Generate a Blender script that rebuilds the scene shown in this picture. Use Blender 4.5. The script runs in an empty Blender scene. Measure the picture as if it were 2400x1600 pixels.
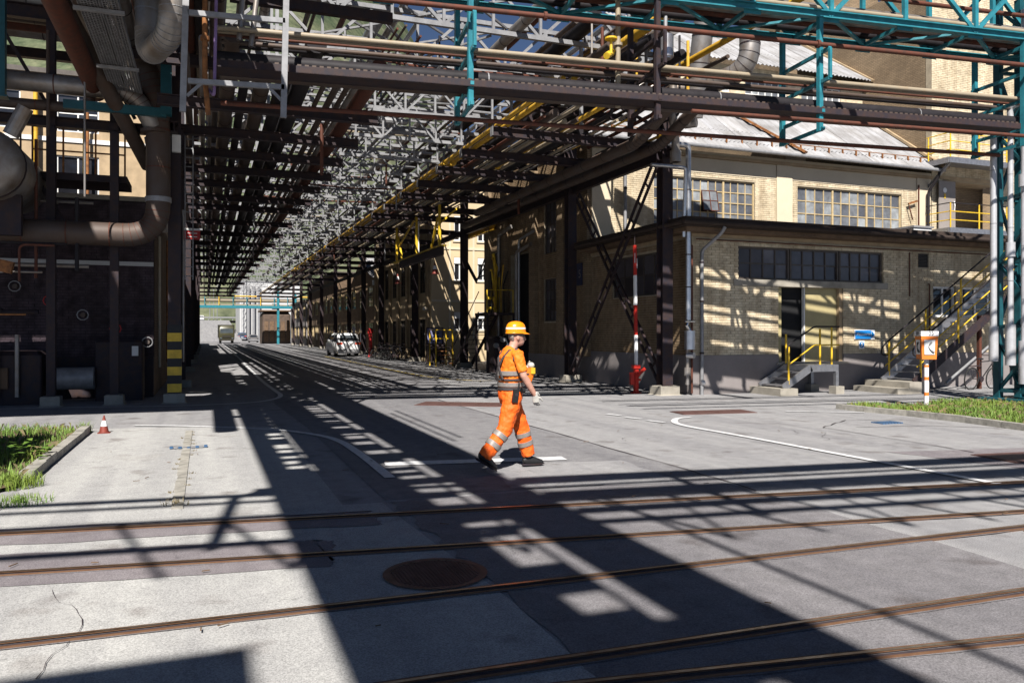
import bpy, bmesh, math, random
from mathutils import Vector, Matrix
random.seed(7)
SC = bpy.context.scene
COL = SC.collection
R = math.radians

# ------------------------------------------------------------------ camera, sky, sun, exposure
cam_d = bpy.data.cameras.new('camera'); cam = bpy.data.objects.new('camera', cam_d); COL.objects.link(cam)
cam.location = (0, 0, 1.74); cam.rotation_euler = (R(90), 0, R(-21.1))
cam_d.lens = 28; cam_d.sensor_width = 36; cam_d.shift_y = -20/2400; cam_d.clip_start = .1; cam_d.clip_end = 4000
SC.camera = cam
SUN_AZ, SUN_EL = 22, 45            # light travels towards +Y, swung 22 degrees to +X
w = bpy.data.worlds.new('World'); SC.world = w; w.use_nodes = True
nt = w.node_tree; bg = nt.nodes['Background']
sky = nt.nodes.new('ShaderNodeTexSky'); sky.sky_type = 'NISHITA'; sky.sun_disc = False
sky.sun_elevation = R(SUN_EL); sky.sun_rotation = R(180+SUN_AZ); sky.altitude = 1200; sky.air_density = .45; sky.dust_density = .1; sky.ozone_density = 1.5
nt.links.new(sky.outputs[0], bg.inputs[0]); bg.inputs[1].default_value = .05
sl = bpy.data.lights.new('sun', 'SUN'); sl.energy = 5; sl.angle = R(.53); sl.color = (1, .955, .89)
so = bpy.data.objects.new('sun', sl); COL.objects.link(so)
sd = Vector((math.sin(R(SUN_AZ))*math.cos(R(SUN_EL)), math.cos(R(SUN_AZ))*math.cos(R(SUN_EL)), -math.sin(R(SUN_EL))))
so.rotation_euler = sd.to_track_quat('-Z', 'Y').to_euler(); so.location = (0, -20, 40)
SC.view_settings.view_transform = 'Standard'; SC.view_settings.look = 'None'
SC.view_settings.exposure = .95; SC.view_settings.gamma = 1; SC.view_settings.use_curve_mapping = False
SC.cycles.diffuse_bounces = 1; SC.cycles.max_bounces = 6

# ------------------------------------------------------------------ helpers
ORG = {}
class MB:
    def __init__(s): s.v = []; s.f = []
    def _a(s, vs, fs):
        n = len(s.v); s.v += [tuple(p) for p in vs]; s.f += [tuple(i+n for i in f) for f in fs]; return s
    def hexa(s, p): return s._a(p, [(0,3,2,1),(4,5,6,7),(0,1,5,4),(1,2,6,5),(2,3,7,6),(3,0,4,7)])
    def box(s, x0, x1, y0, y1, z0, z1):
        return s.hexa([(x0,y0,z0),(x1,y0,z0),(x1,y1,z0),(x0,y1,z0),(x0,y0,z1),(x1,y0,z1),(x1,y1,z1),(x0,y1,z1)])
    def beam(s, p, q, w, h, up=(0,0,1)):
        p = Vector(p); q = Vector(q); t = (q-p).normalized(); up = Vector(up)
        if abs(t.dot(up)) > .98: up = Vector((0,1,0))
        a = t.cross(up).normalized()*(w/2); b = a.cross(t).normalized()*(h/2)
        return s.hexa([p-a-b, p+a-b, q+a-b, q-a-b, p-a+b, p+a+b, q+a+b, q-a+b])
    def ibeam(s, p, q, w, h, t=.02, up=(0,0,1)):
        p = Vector(p); q = Vector(q); d = (q-p).normalized(); up = Vector(up)
        if abs(d.dot(up)) > .98: up = Vector((0,1,0))
        a = d.cross(up).normalized(); b = a.cross(d).normalized()
        s.beam(p+b*(h/2-t/2), q+b*(h/2-t/2), w, t, up); s.beam(p-b*(h/2-t/2), q-b*(h/2-t/2), w, t, up)
        return s.beam(p, q, t*.7, h-2*t, up)
    def tube(s, pts, r, n=10, cap=True):
        pts = [Vector(p) for p in pts]; m = len(pts); rs = r if isinstance(r, (list, tuple)) else [r]*m
        t0 = (pts[1]-pts[0]).normalized(); a = t0.orthogonal().normalized(); base = len(s.v)
        for i, p in enumerate(pts):
            t = ((pts[min(i+1,m-1)]-pts[max(i-1,0)])).normalized()
            a = (a-t*a.dot(t)); a = a.normalized() if a.length > 1e-6 else t.orthogonal().normalized()
            b = t.cross(a)
            for k in range(n):
                an = 2*math.pi*k/n; q = p+(a*math.cos(an)+b*math.sin(an))*rs[i]; s.v.append(tuple(q))
        for i in range(m-1):
            for k in range(n):
                k2 = (k+1) % n; s.f.append((base+i*n+k, base+i*n+k2, base+(i+1)*n+k2, base+(i+1)*n+k))
        if cap:
            s.f.append(tuple(base+k for k in range(n-1,-1,-1))); s.f.append(tuple(base+(m-1)*n+k for k in range(n)))
        return s
    def loft(s, pts, rad, n=14, side=(0,1,0)):          # rad = [(in-plane, along side)]
        pts = [Vector(p) for p in pts]; m = len(pts); base = len(s.v); sd = Vector(side)
        for i, p in enumerate(pts):
            t = (pts[min(i+1,m-1)]-pts[max(i-1,0)]).normalized(); nn = t.cross(sd).normalized(); ss = nn.cross(t)
            for k in range(n):
                an = 2*math.pi*k/n; s.v.append(tuple(p+nn*math.cos(an)*rad[i][0]+ss*math.sin(an)*rad[i][1]))
        for i in range(m-1):
            for k in range(n):
                k2 = (k+1) % n; s.f.append((base+i*n+k, base+i*n+k2, base+(i+1)*n+k2, base+(i+1)*n+k))
        s.f.append(tuple(base+k for k in range(n-1,-1,-1))); s.f.append(tuple(base+(m-1)*n+k for k in range(n)))
        return s
    def ell(s, c, r, n=14, m=9):
        base = len(s.v)
        for j in range(m+1):
            th = math.pi*j/m
            for k in range(n):
                an = 2*math.pi*k/n
                s.v.append((c[0]+r[0]*math.sin(th)*math.cos(an), c[1]+r[1]*math.sin(th)*math.sin(an), c[2]+r[2]*math.cos(th)))
        for j in range(m):
            for k in range(n):
                k2 = (k+1) % n; s.f.append((base+j*n+k, base+(j+1)*n+k, base+(j+1)*n+k2, base+j*n+k2))
        return s
    def disc(s, c, r, n=24, z=None, r0=0):
        base = len(s.v)
        if r0:
            for k in range(n):
                an = 2*math.pi*k/n
                for rr in (r0, r): s.v.append((c[0]+rr*math.cos(an), c[1]+rr*math.sin(an), c[2]))
            for k in range(n):
                k2 = (k+1) % n; s.f.append((base+2*k, base+2*k+1, base+2*k2+1, base+2*k2))
        else:
            for k in range(n):
                an = 2*math.pi*k/n; s.v.append((c[0]+r*math.cos(an), c[1]+r*math.sin(an), c[2]))
            s.f.append(tuple(range(base, base+n)))
        return s
    def poly(s, pts): return s._a(pts, [tuple(range(len(pts)))])
    def ribbon(s, pts, w, z):
        pts = [Vector((p[0], p[1], 0)) for p in pts]; m = len(pts); base = len(s.v)
        for i, p in enumerate(pts):
            t = (pts[min(i+1,m-1)]-pts[max(i-1,0)]).normalized(); a = Vector((-t.y, t.x, 0))*(w/2 if not isinstance(w, list) else w[i]/2)
            s.v.append((p.x+a.x, p.y+a.y, z)); s.v.append((p.x-a.x, p.y-a.y, z))
        for i in range(m-1): s.f.append((base+2*i, base+2*i+1, base+2*i+3, base+2*i+2))
        return s
    def rings(s, rl):                                  # stacked rounded rectangles: (z,x0,x1,y0,y1,r)
        n = 16; base = len(s.v)
        for (z, x0, x1, y0, y1, r) in rl:
            for q, (cx, cy) in enumerate(((x1-r, y1-r), (x0+r, y1-r), (x0+r, y0+r), (x1-r, y0+r))):
                for k in range(4):
                    an = math.pi/2*(q+k/3); s.v.append((cx+r*math.cos(an), cy+r*math.sin(an), z))
        for i in range(len(rl)-1):
            for k in range(n):
                k2 = (k+1) % n; s.f.append((base+i*n+k, base+i*n+k2, base+(i+1)*n+k2, base+(i+1)*n+k))
        s.f.append(tuple(base+k for k in range(n-1,-1,-1))); e = base+(len(rl)-1)*n; s.f.append(tuple(e+k for k in range(n)))
        return s
    def build(s, name, mat, parent=None, smooth=False, **kw):
        o = ORG.get(parent.name if parent else '', Vector((0,0,0)))
        me = bpy.data.meshes.new(name); me.from_pydata([(p[0]-o.x, p[1]-o.y, p[2]-o.z) for p in s.v], [], s.f)
        me.materials.append(MAT[mat] if isinstance(mat, str) else mat)
        if smooth:
            me.polygons.foreach_set('use_smooth', [True]*len(me.polygons))
            try: me.set_sharp_from_angle(angle=R(40))
            except Exception: pass
        me.update()
        return link(me, name, parent, **kw)
def link(me, name, parent=None, label=None, cat=None, group=None, kind=None):
    ob = bpy.data.objects.new(name, me); COL.objects.link(ob)
    if parent: ob.parent = parent; ORG[ob.name] = ORG.get(parent.name, Vector((0,0,0)))
    else: ORG[ob.name] = Vector((0,0,0))
    tag(ob, label, cat, group, kind); return ob
def tag(ob, label=None, cat=None, group=None, kind=None):
    if cat and not kind: kind = 'thing'
    for k, v in (('label', label), ('category', cat), ('group', group), ('kind', kind)):
        if v: ob[k] = v
    return ob
def thing(name, label, cat, loc=(0,0,0), group=None):
    ob = bpy.data.objects.new(name, None); COL.objects.link(ob); ob.location = loc; ob.empty_display_size = .2
    ORG[ob.name] = Vector(loc); return tag(ob, label, cat, group)
def kids(o): return [c for c in COL.objects if c.parent == o]
def dup(root, loc, rotz=None, label=None, group=None):
    def cp(o, par):
        c = o.copy(); COL.objects.link(c); c.parent = par
        for ch in CH.get(o.name, []): cp(ch, c)
        return c
    CH = {}
    for x in COL.objects:
        if x.parent: CH.setdefault(x.parent.name, []).append(x)
    r = cp(root, None); r.location = loc
    if rotz is not None: r.rotation_euler = (0,0,rotz)
    if label: r['label'] = label
    if group: r['group'] = group
    return r
def bend(pts, rad, n=6):
    """round the corners of a path"""
    pts = [Vector(p) for p in pts]; out = [pts[0]]
    for i in range(1, len(pts)-1):
        a = (pts[i-1]-pts[i]); b = (pts[i+1]-pts[i]); r = min(rad, a.length*.48, b.length*.48)
        a = pts[i]+a.normalized()*r; b = pts[i]+b.normalized()*r
        for k in range(n+1):
            t = k/n; out.append(a*(1-t)**2+pts[i]*2*t*(1-t)+b*t*t)
    return out+[pts[-1]]

# ------------------------------------------------------------------ materials
MAT = {}
def nodes(name):
    m = bpy.data.materials.new(name); m.use_nodes = True; t = m.node_tree
    MAT[name] = m; return m, t, t.nodes['Principled BSDF']
def rgb(c): return (c[0], c[1], c[2], 1)
def noise(t, scale, detail=4, rough=.55, vec=None):
    n = t.nodes.new('ShaderNodeTexNoise'); n.inputs['Scale'].default_value = scale; n.inputs['Detail'].default_value = detail
    n.inputs['Roughness'].default_value = rough
    if vec is not None: t.links.new(vec, n.inputs['Vector'])
    return n
def ramp(t, src, stops):
    r = t.nodes.new('ShaderNodeValToRGB'); t.links.new(src, r.inputs[0]); e = r.color_ramp.elements
    e[0].position, e[0].color = stops[0][0], rgb(stops[0][1]); e[1].position, e[1].color = stops[1][0], rgb(stops[1][1])
    for p, c in stops[2:]:
        x = e.new(p); x.color = rgb(c)
    return r
def mix(t, a, b, f, mode='MIX'):
    m = t.nodes.new('ShaderNodeMix'); m.data_type = 'RGBA'; m.blend_type = mode
    for i, x in ((0, f), (6, a), (7, b)):
        if hasattr(x, 'is_linked') or isinstance(x, bpy.types.NodeSocket): t.links.new(x, m.inputs[i])
        else: m.inputs[i].default_value = x
    return m.outputs[2]
def pos(t): return t.nodes.new('ShaderNodeNewGeometry').outputs['Position']
def M(name, col, rough=.7, metal=0, var=.25, scale=3., col2=None, fine=60, fv=.12, bump=0, spec=.4, amt=.5):
    m, t, b = nodes(name); p = pos(t)
    n1 = noise(t, scale, 5, .6, p); n2 = noise(t, fine, 3, .6, p)
    c2 = col2 if col2 else tuple(x*(1-var) for x in col)
    r1 = ramp(t, n1.outputs[0], [(amt-.12, col), (amt+.18, c2)])
    r2 = ramp(t, n2.outputs[0], [(.3, (1-fv,)*3), (.7, (1,)*3)])
    c = mix(t, r1.outputs[0], r2.outputs[0], 1., 'MULTIPLY'); t.links.new(c, b.inputs['Base Color'])
    b.inputs['Roughness'].default_value = rough; b.inputs['Metallic'].default_value = metal
    b.inputs['Specular IOR Level'].default_value = spec
    if bump:
        bn = t.nodes.new('ShaderNodeBump'); bn.inputs['Strength'].default_value = bump; bn.inputs['Distance'].default_value = .01
        t.links.new(n2.outputs[0], bn.inputs['Height']); t.links.new(bn.outputs[0], b.inputs['Normal'])
    return m
def asphalt(name, c1, c2, stain=(.09,.08,.085), sa=.62, speck=1.):
    m, t, b = nodes(name); p = pos(t)
    big = noise(t, .55, 6, .62, p); med = noise(t, 5, 5, .6, p); sp = noise(t, 95, 2, .7, p); sp2 = noise(t, 260, 1, .5, p)
    base = ramp(t, med.outputs[0], [(.3, c1), (.72, c2)])
    st = ramp(t, big.outputs[0], [(sa-.04, (0,0,0)), (sa+.14, (.55,.55,.55))])
    c = mix(t, base.outputs[0], rgb(stain), st.outputs[0])
    k = ramp(t, sp.outputs[0], [(.32, (1-.38*speck,)*3), (.66, (1+.22*speck,)*3)]); c = mix(t, c, k.outputs[0], 1., 'MULTIPLY')
    k2 = ramp(t, sp2.outputs[0], [(.3, (.84,)*3), (.7, (1.16,)*3)]); c = mix(t, c, k2.outputs[0], 1., 'MULTIPLY')
    # fine cracks
    wv = mix(t, p, med.outputs[1], .25)
    vo = t.nodes.new('ShaderNodeTexVoronoi'); vo.feature = 'DISTANCE_TO_EDGE'; vo.inputs['Scale'].default_value = .42; t.links.new(wv, vo.inputs['Vector'])
    cr = ramp(t, vo.outputs['Distance'], [(.0, (.55,.55,.55)), (.003, (1,1,1))])
    ms = ramp(t, big.outputs[0], [(.5, (0,0,0)), (.58, (.75,.75,.75))]); c = mix(t, c, cr.outputs[0], ms.outputs[0], 'MULTIPLY')
    tm = t.nodes.new('ShaderNodeMapping'); tm.inputs['Scale'].default_value = (2.2,.12,1); t.links.new(p, tm.inputs[0]); tn = noise(t, 1, 3, .5, tm.outputs[0])
    tr_ = ramp(t, tn.outputs[0], [(.36, (.86,.86,.87)), (.6, (1.05,1.05,1.04))]); c = mix(t, c, tr_.outputs[0], 1., 'MULTIPLY')
    oil = noise(t, 1.7, 3, .5, p); ol = ramp(t, oil.outputs[0], [(.6, (1,1,1)), (.72, (.66,.63,.62))]); c = mix(t, c, ol.outputs[0], 1., 'MULTIPLY')
    t.links.new(c, b.inputs['Base Color']); b.inputs['Roughness'].default_value = .88; b.inputs['Specular IOR Level'].default_value = .3
    bn = t.nodes.new('ShaderNodeBump'); bn.inputs['Strength'].default_value = .5; bn.inputs['Distance'].default_value = .004
    t.links.new(sp.outputs[0], bn.inputs['Height']); t.links.new(bn.outputs[0], b.inputs['Normal'])
asphalt('asphalt', (.235,.23,.235), (.30,.295,.30))
asphalt('asphalt_dark', (.15,.143,.15), (.20,.19,.2), sa=.7)
asphalt('asphalt_warm', (.175,.155,.165), (.215,.195,.205), sa=.7)
asphalt('concrete_slab', (.33,.325,.32), (.40,.395,.385), stain=(.2,.17,.13), sa=.66)
asphalt('street_asphalt', (.16,.155,.165), (.22,.215,.22), sa=.66)
M('paint_white', (.72,.72,.73), .6, var=.3, scale=14, fine=120, fv=.25)
M('paint_yellow_line', (.6,.42,.05), .6, var=.4, scale=12)
M('concrete', (.34,.31,.26), .9, var=.35, scale=2.5, bump=.4)
M('kerb', (.36,.34,.30), .9, var=.45, scale=6, bump=.6)
M('render_tan', (.58,.45,.28), .85, var=.12, scale=.8)
M('render_cream', (.62,.53,.39), .85, var=.12, scale=.8)
M('render_grey', (.23,.205,.20), .85, var=.2, scale=1.3)
M('render_white', (.48,.48,.48), .8, var=.12, scale=.5)
M('render_red', (.34,.23,.14), .85, var=.3, scale=1)
M('trim_tan', (.42,.31,.19), .8, var=.3, scale=2)
M('mortar', (.42,.35,.25), .95, var=.3, scale=3)
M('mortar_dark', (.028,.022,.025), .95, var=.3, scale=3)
def brickmat(name, c, spread=.28):
    m, t, b = nodes(name); p = pos(t); oi = t.nodes.new('ShaderNodeObjectInfo')
    n1 = noise(t, 4.2, 1, .5, p); n2 = noise(t, 45, 3, .6, p); n3 = noise(t, .6, 3, .5, p)
    r = ramp(t, n1.outputs[0], [(.3, tuple(x*(1-spread) for x in c)), (.65, c)])
    r2 = ramp(t, n2.outputs[0], [(.3, (.82,)*3), (.7, (1.06,)*3)]); cc = mix(t, r.outputs[0], r2.outputs[0], 1., 'MULTIPLY')
    r3 = ramp(t, n3.outputs[0], [(.35, (.8,.78,.75)), (.6, (1,1,1))]); cc = mix(t, cc, r3.outputs[0], 1., 'MULTIPLY')
    r4 = ramp(t, oi.outputs['Random'], [(0, (.86,.84,.82)), (1, (1.04,1.04,1.04))]); cc = mix(t, cc, r4.outputs[0], 1., 'MULTIPLY')
    mp = t.nodes.new('ShaderNodeMapping'); mp.inputs['Scale'].default_value = (2.6,2.6,.3); t.links.new(p, mp.inputs[0]); n5 = noise(t, 1, 4, .6, mp.outputs[0])
    r5 = ramp(t, n5.outputs[0], [(.34, (.74,.70,.66)), (.55, (1,1,1))]); cc = mix(t, cc, r5.outputs[0], 1., 'MULTIPLY')
    vb = t.nodes.new('ShaderNodeTexWhiteNoise'); sn = t.nodes.new('ShaderNodeVectorMath'); sn.operation = 'SNAP'; sn.inputs[1].default_value = (.131,.131,.077); t.links.new(p, sn.inputs[0]); t.links.new(sn.outputs[0], vb.inputs['Vector'])
    r6 = ramp(t, vb.outputs['Value'], [(.0, (.78,.75,.72)), (.5, (1,1,1)), (1, (1.06,1.05,1.04))]); cc = mix(t, cc, r6.outputs[0], .7, 'MULTIPLY')
    t.links.new(cc, b.inputs['Base Color']); b.inputs['Roughness'].default_value = .85; b.inputs['Specular IOR Level'].default_value = .3
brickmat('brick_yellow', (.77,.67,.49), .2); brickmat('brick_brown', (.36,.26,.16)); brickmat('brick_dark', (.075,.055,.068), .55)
def brickface(name, c, c2, mo):
    m, t, b = nodes(name); p = pos(t)
    sx = t.nodes.new('ShaderNodeSeparateXYZ'); t.links.new(p, sx.inputs[0]); ad = t.nodes.new('ShaderNodeMath'); ad.operation = 'ADD'
    t.links.new(sx.outputs[0], ad.inputs[0]); t.links.new(sx.outputs[1], ad.inputs[1]); cx = t.nodes.new('ShaderNodeCombineXYZ')
    t.links.new(ad.outputs[0], cx.inputs[0]); t.links.new(sx.outputs[2], cx.inputs[1])
    bt = t.nodes.new('ShaderNodeTexBrick'); t.links.new(cx.outputs[0], bt.inputs['Vector']); bt.inputs['Scale'].default_value = 1
    bt.inputs['Brick Width'].default_value = .26; bt.inputs['Row Height'].default_value = .077; bt.inputs['Mortar Size'].default_value = .007
    bt.inputs['Color1'].default_value = rgb(c); bt.inputs['Color2'].default_value = rgb(c2); bt.inputs['Mortar'].default_value = rgb(mo)
    n = noise(t, .7, 4, .6, p); r = ramp(t, n.outputs[0], [(.35, (.72,.7,.68)), (.6, (1,1,1))])
    t.links.new(mix(t, bt.outputs[0], r.outputs[0], 1., 'MULTIPLY'), b.inputs['Base Color']); b.inputs['Roughness'].default_value = .9
    bn = t.nodes.new('ShaderNodeBump'); bn.inputs['Strength'].default_value = .6; bn.inputs['Distance'].default_value = .01; bn.invert = True
    t.links.new(bt.outputs['Fac'], bn.inputs['Height']); t.links.new(bn.outputs[0], b.inputs['Normal'])
brickface('brick_far', (.30,.215,.13), (.23,.165,.1), (.12,.085,.055))
brickface('brick_far_red', (.2,.13,.08), (.15,.1,.06), (.08,.06,.045))
m, t, b = nodes('corrugated'); p = pos(t); oi = t.nodes.new('ShaderNodeObjectInfo'); mp = t.nodes.new('ShaderNodeMapping'); mp.inputs['Scale'].default_value = (5,.35,.35); t.links.new(p, mp.inputs[0])
n1 = noise(t, 1, 5, .65, mp.outputs[0]); n2 = noise(t, 1.1, 5, .6, p); c = ramp(t, n1.outputs[0], [(.3, (.26,.255,.25)), (.65, (.38,.38,.395))]).outputs[0]
c = mix(t, c, ramp(t, n2.outputs[0], [(.35, (.72,.7,.68)), (.62, (1,1,1))]).outputs[0], 1., 'MULTIPLY'); c = mix(t, c, ramp(t, oi.outputs['Random'], [(0, (.84,.84,.85)), (1, (1.06,1.06,1.06))]).outputs[0], 1., 'MULTIPLY')
t.links.new(c, b.inputs['Base Color']); b.inputs['Roughness'].default_value = .9; b.inputs['Specular IOR Level'].default_value = .2
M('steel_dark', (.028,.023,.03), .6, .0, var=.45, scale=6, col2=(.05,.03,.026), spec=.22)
M('steel_grey', (.30,.30,.31), .5, .25, var=.3, scale=5)
M('steel_light', (.27,.27,.28), .55, .1, var=.3, scale=4, fv=.2)
M('galvanised', (.36,.36,.38), .42, .75, var=.25, scale=9)
M('aluminium', (.62,.62,.64), .33, .9, var=.2, scale=6)
M('insul', (.30,.28,.265), .45, .6, var=.5, scale=2.2, col2=(.2,.15,.11), amt=.55)
M('insul_dark', (.085,.066,.058), .6, .2, var=.5, scale=2.2, col2=(.08,.05,.035))
M('pipe_black', (.022,.019,.022), .6, 0, var=.4, scale=5, spec=.22)
M('pipe_cream', (.30,.25,.18), .5, 0, var=.4, scale=5, col2=(.28,.20,.12), amt=.62)
M('pipe_yellow', (.62,.36,.03), .5, 0, var=.4, scale=6, col2=(.30,.16,.02), amt=.58)
M('yellow', (.75,.48,.03), .45, 0, var=.3, scale=6)
M('rust', (.12,.036,.02), .75, .1, var=.5, scale=7, col2=(.07,.03,.02))
M('rust_orange', (.32,.13,.04), .75, .1, var=.5, scale=7, col2=(.12,.05,.02))
M('purple_pipe', (.22,.14,.30), .5)
M('teal', (.03,.22,.27), .42, .05, var=.35, scale=5, col2=(.022,.14,.18))
M('teal_dark', (.012,.085,.105), .45, .05, var=.3, scale=5)
M('riser_metal', (.55,.55,.57), .38, .35, var=.15, scale=6)
M('shaded_cone_red', (.22,.04,.025), .6, 0, var=.35, scale=20)  # red darkened so the colour itself carries the shade on the cones
M('rail_steel', (.42,.36,.30), .3, .85, var=.5, scale=9, col2=(.25,.15,.09))
M('rail_rust', (.16,.085,.045), .7, .1, var=.5, scale=12, col2=(.13,.06,.03))
M('groove', (.05,.036,.04), .9, 0, var=.4, scale=14)
M('cast_iron', (.16,.085,.075), .6, .4, var=.4, scale=9)
M('orange_box', (.80,.22,.035), .45, 0, var=.12)
M('white_paint', (.78,.78,.78), .4, 0, var=.1)
M('red_paint', (.55,.03,.02), .45, 0, var=.25)
M('red_sign', (.45,.02,.02), .5)
M('blue_sign', (.01,.2,.55), .45, 0, var=.1)
M('navy_sign', (.02,.03,.10), .5)
M('black', (.012,.012,.013), .55, 0, var=.2)
M('rubber', (.018,.018,.018), .85, 0, var=.2)
M('interior_shade', (.012,.012,.013), .9, 0)  # near-black colour standing for the unlit rooms behind openings
M('door_green', (.42,.35,.18), .6, 0, var=.12)
M('door_grey', (.26,.23,.21), .55, 0, var=.12)
M('frame_cream', (.52,.40,.22), .6, 0, var=.3, scale=7)
M('frame_dark', (.085,.07,.06), .6, 0, var=.3, scale=7)
M('roof_felt', (.05,.036,.03), .85, 0, var=.3, scale=3, spec=.2)
M('frame_white', (.75,.74,.72), .5, 0, var=.1)
M('board_blue', (.25,.25,.42), .5)
M('wood', (.16,.10,.06), .8, 0, var=.4)
M('soil', (.16,.11,.065), .95, 0, var=.5, scale=8, bump=.8, fine=40)
M('blue_plastic', (.06,.13,.25), .4)
def glass(name, c, rough=.12, c2=None, sc=1.1):
    m, t, b = nodes(name); p = pos(t); n = noise(t, sc, 3, .6, p); oi = t.nodes.new('ShaderNodeObjectInfo')
    r = ramp(t, n.outputs[0], [(.35, c), (.7, c2 or tuple(x*1.8 for x in c))])
    r4 = ramp(t, oi.outputs['Random'], [(0, (.4,.4,.44)), (.75, (1.0,1.0,1.0)), (1, (1.6,1.6,1.55))])
    t.links.new(mix(t, r.outputs[0], r4.outputs[0], 1., 'MULTIPLY'), b.inputs['Base Color'])
    b.inputs['Roughness'].default_value = rough; b.inputs['Specular IOR Level'].default_value = .6
glass('glass_dark', (.02,.021,.025), .06)
glass('glass_dirty', (.12,.125,.135), .4, (.22,.235,.25), 3)
glass('glass_purple', (.05,.045,.055), .3, (.09,.085,.10), 2)
glass('car_glass', (.03,.035,.04), .04)
def leafmat(name, a, c, d=None):
    m, t, b = nodes(name); p = pos(t); n = noise(t, 7, 3, .6, p); n2 = noise(t, .8, 2, .6, p)
    r = ramp(t, n.outputs[0], [(.3, a), (.7, c)]); r2 = ramp(t, n2.outputs[0], [(.4, (1,1,1)), (.7, d or (1.1,1,.7))])
    t.links.new(mix(t, r.outputs[0], r2.outputs[0], 1., 'MULTIPLY'), b.inputs['Base Color']); b.inputs['Roughness'].default_value = .6
    b.inputs['Specular IOR Level'].default_value = .3
leafmat('grass', (.07,.14,.022), (.16,.25,.055), (1.35,1.08,.75))
leafmat('dry_grass', (.12,.10,.06), (.22,.18,.10))
leafmat('leaf', (.05,.12,.02), (.12,.2,.04))
m, t, b = nodes('forest'); p = pos(t); n = noise(t, .022, 6, .65, p); n2 = noise(t, .16, 4, .7, p)
r = ramp(t, n.outputs[0], [(.35, (.055,.075,.045)), (.62, (.13,.135,.085)), (.75, (.2,.19,.15))])
r2 = ramp(t, n2.outputs[0], [(.3, (.45,.5,.5)), (.7, (1.25,1.25,1.2))]); t.links.new(mix(t, r.outputs[0], r2.outputs[0], 1., 'MULTIPLY'), b.inputs['Base Color'])
b.inputs['Roughness'].default_value = 1; b.inputs['Specular IOR Level'].default_value = 0
M('skin', (.50,.27,.20), .5, 0, var=.18, scale=22, fine=120, fv=.06)
M('hair', (.3,.25,.22), .8, 0, var=.4, scale=60)
M('hi_vis', (.92,.135,.01), .65, 0, var=.12, scale=9, fine=200, fv=.1)
M('shirt', (.92,.20,.012), .7, 0, var=.12, scale=9, fine=200, fv=.08)
M('helmet', (.88,.27,.006), .28, 0, var=.04, spec=.5)
M('reflective', (.30,.27,.25), .4, .2, var=.2, scale=25)
M('reflective_white', (.85,.83,.80), .4, 0, var=.08)
M('strap', (.06,.05,.05), .7, 0, var=.3, scale=20)
M('glove', (.5,.48,.44), .8, 0, var=.2, scale=25)
M('car_white', (.80,.80,.80), .25, 0, var=.03, spec=.5); M('car_blue', (.06,.09,.16), .25, .3, var=.05); M('car_grey', (.22,.21,.21), .3, .4, var=.05)
M('car_green', (.055,.052,.025), .35, .1, var=.2); M('truck_dark', (.035,.032,.025), .4, .1)
M('tail_light', (.55,.06,.02), .25, 0, var=.1, spec=.5); M('chrome', (.6,.6,.6), .15, 1, var=.05)
M('brown_wagon', (.11,.075,.055), .7, 0, var=.4, scale=2)

# ------------------------------------------------------------------ ground, road surface, markings
def sheet(name, pts, mat, z, **k): return MB().poly([(x, y, z) for x, y in pts]).build(name, mat, kind='structure', **k)
sheet('ground', [(-1500,-300),(1500,-300),(1500,2600),(-1500,2600)], 'asphalt', 0)
def ragged(pts, n=6, a=.05):
    out = []
    for i in range(len(pts)):
        p, q = pts[i], pts[(i+1) % len(pts)]
        for k in range(n):
            t = k/n; out.append((p[0]+(q[0]-p[0])*t+random.uniform(-a,a)*(k>0), p[1]+(q[1]-p[1])*t+random.uniform(-a,a)*(k>0)))
    return out
sheet('street_surface', [(1.75,8.2),(5.7,8.2),(5.72,20.5),(7.8,26),(8.1,32),(8.3,150),(1.9,150),(1.9,24),(1.6,20.5),(1.75,15)], 'street_asphalt', .004)
sheet('pavement_strip', [(8.3,26),(12.2,26),(12.2,150),(8.34,150)], 'asphalt', .004)
sheet('concrete_slab', [(-1.9,8.3),(1.3,8.0),(1.3,15.3),(.6,15.7),(-1.9,16.2)], 'concrete_slab', .0058)
sheet('asphalt_foreground', [(-14,8.2),(-14,-6),(1.72,-6),(1.86,4.8),(1.72,7.4),(1.7,8.1),(-1.7,8.3)], 'concrete_slab', .004)
sheet('asphalt_trench', ragged([(1.9,-6),(5.6,-6),(5.66,8.1),(1.78,8.1),(1.86,5.5)], 26, .045), 'asphalt_dark', .006)
sheet('rail_asphalt_band', ragged([(-9,7.55),(.9,6.0),(1.0,6.75),(.4,6.95),(-9,8.45)], 34, .028), 'asphalt_warm', .008)
sheet('rail_asphalt_edge', ragged([(-9,8.55),(1.5,7.15),(1.5,7.75),(-9,9.2)], 34, .035), 'asphalt_warm', .0085)
sheet('asphalt_patch', ragged([(9.3,8.9),(16,7.6),(16,5.6),(9.9,6.9)], 8, .03), 'asphalt_warm', .004)
sheet('asphalt_patch', ragged([(3.2,8.3),(5.2,7.9),(5.3,9.6),(3.4,9.9)], 6, .05), 'asphalt', .009)
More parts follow.
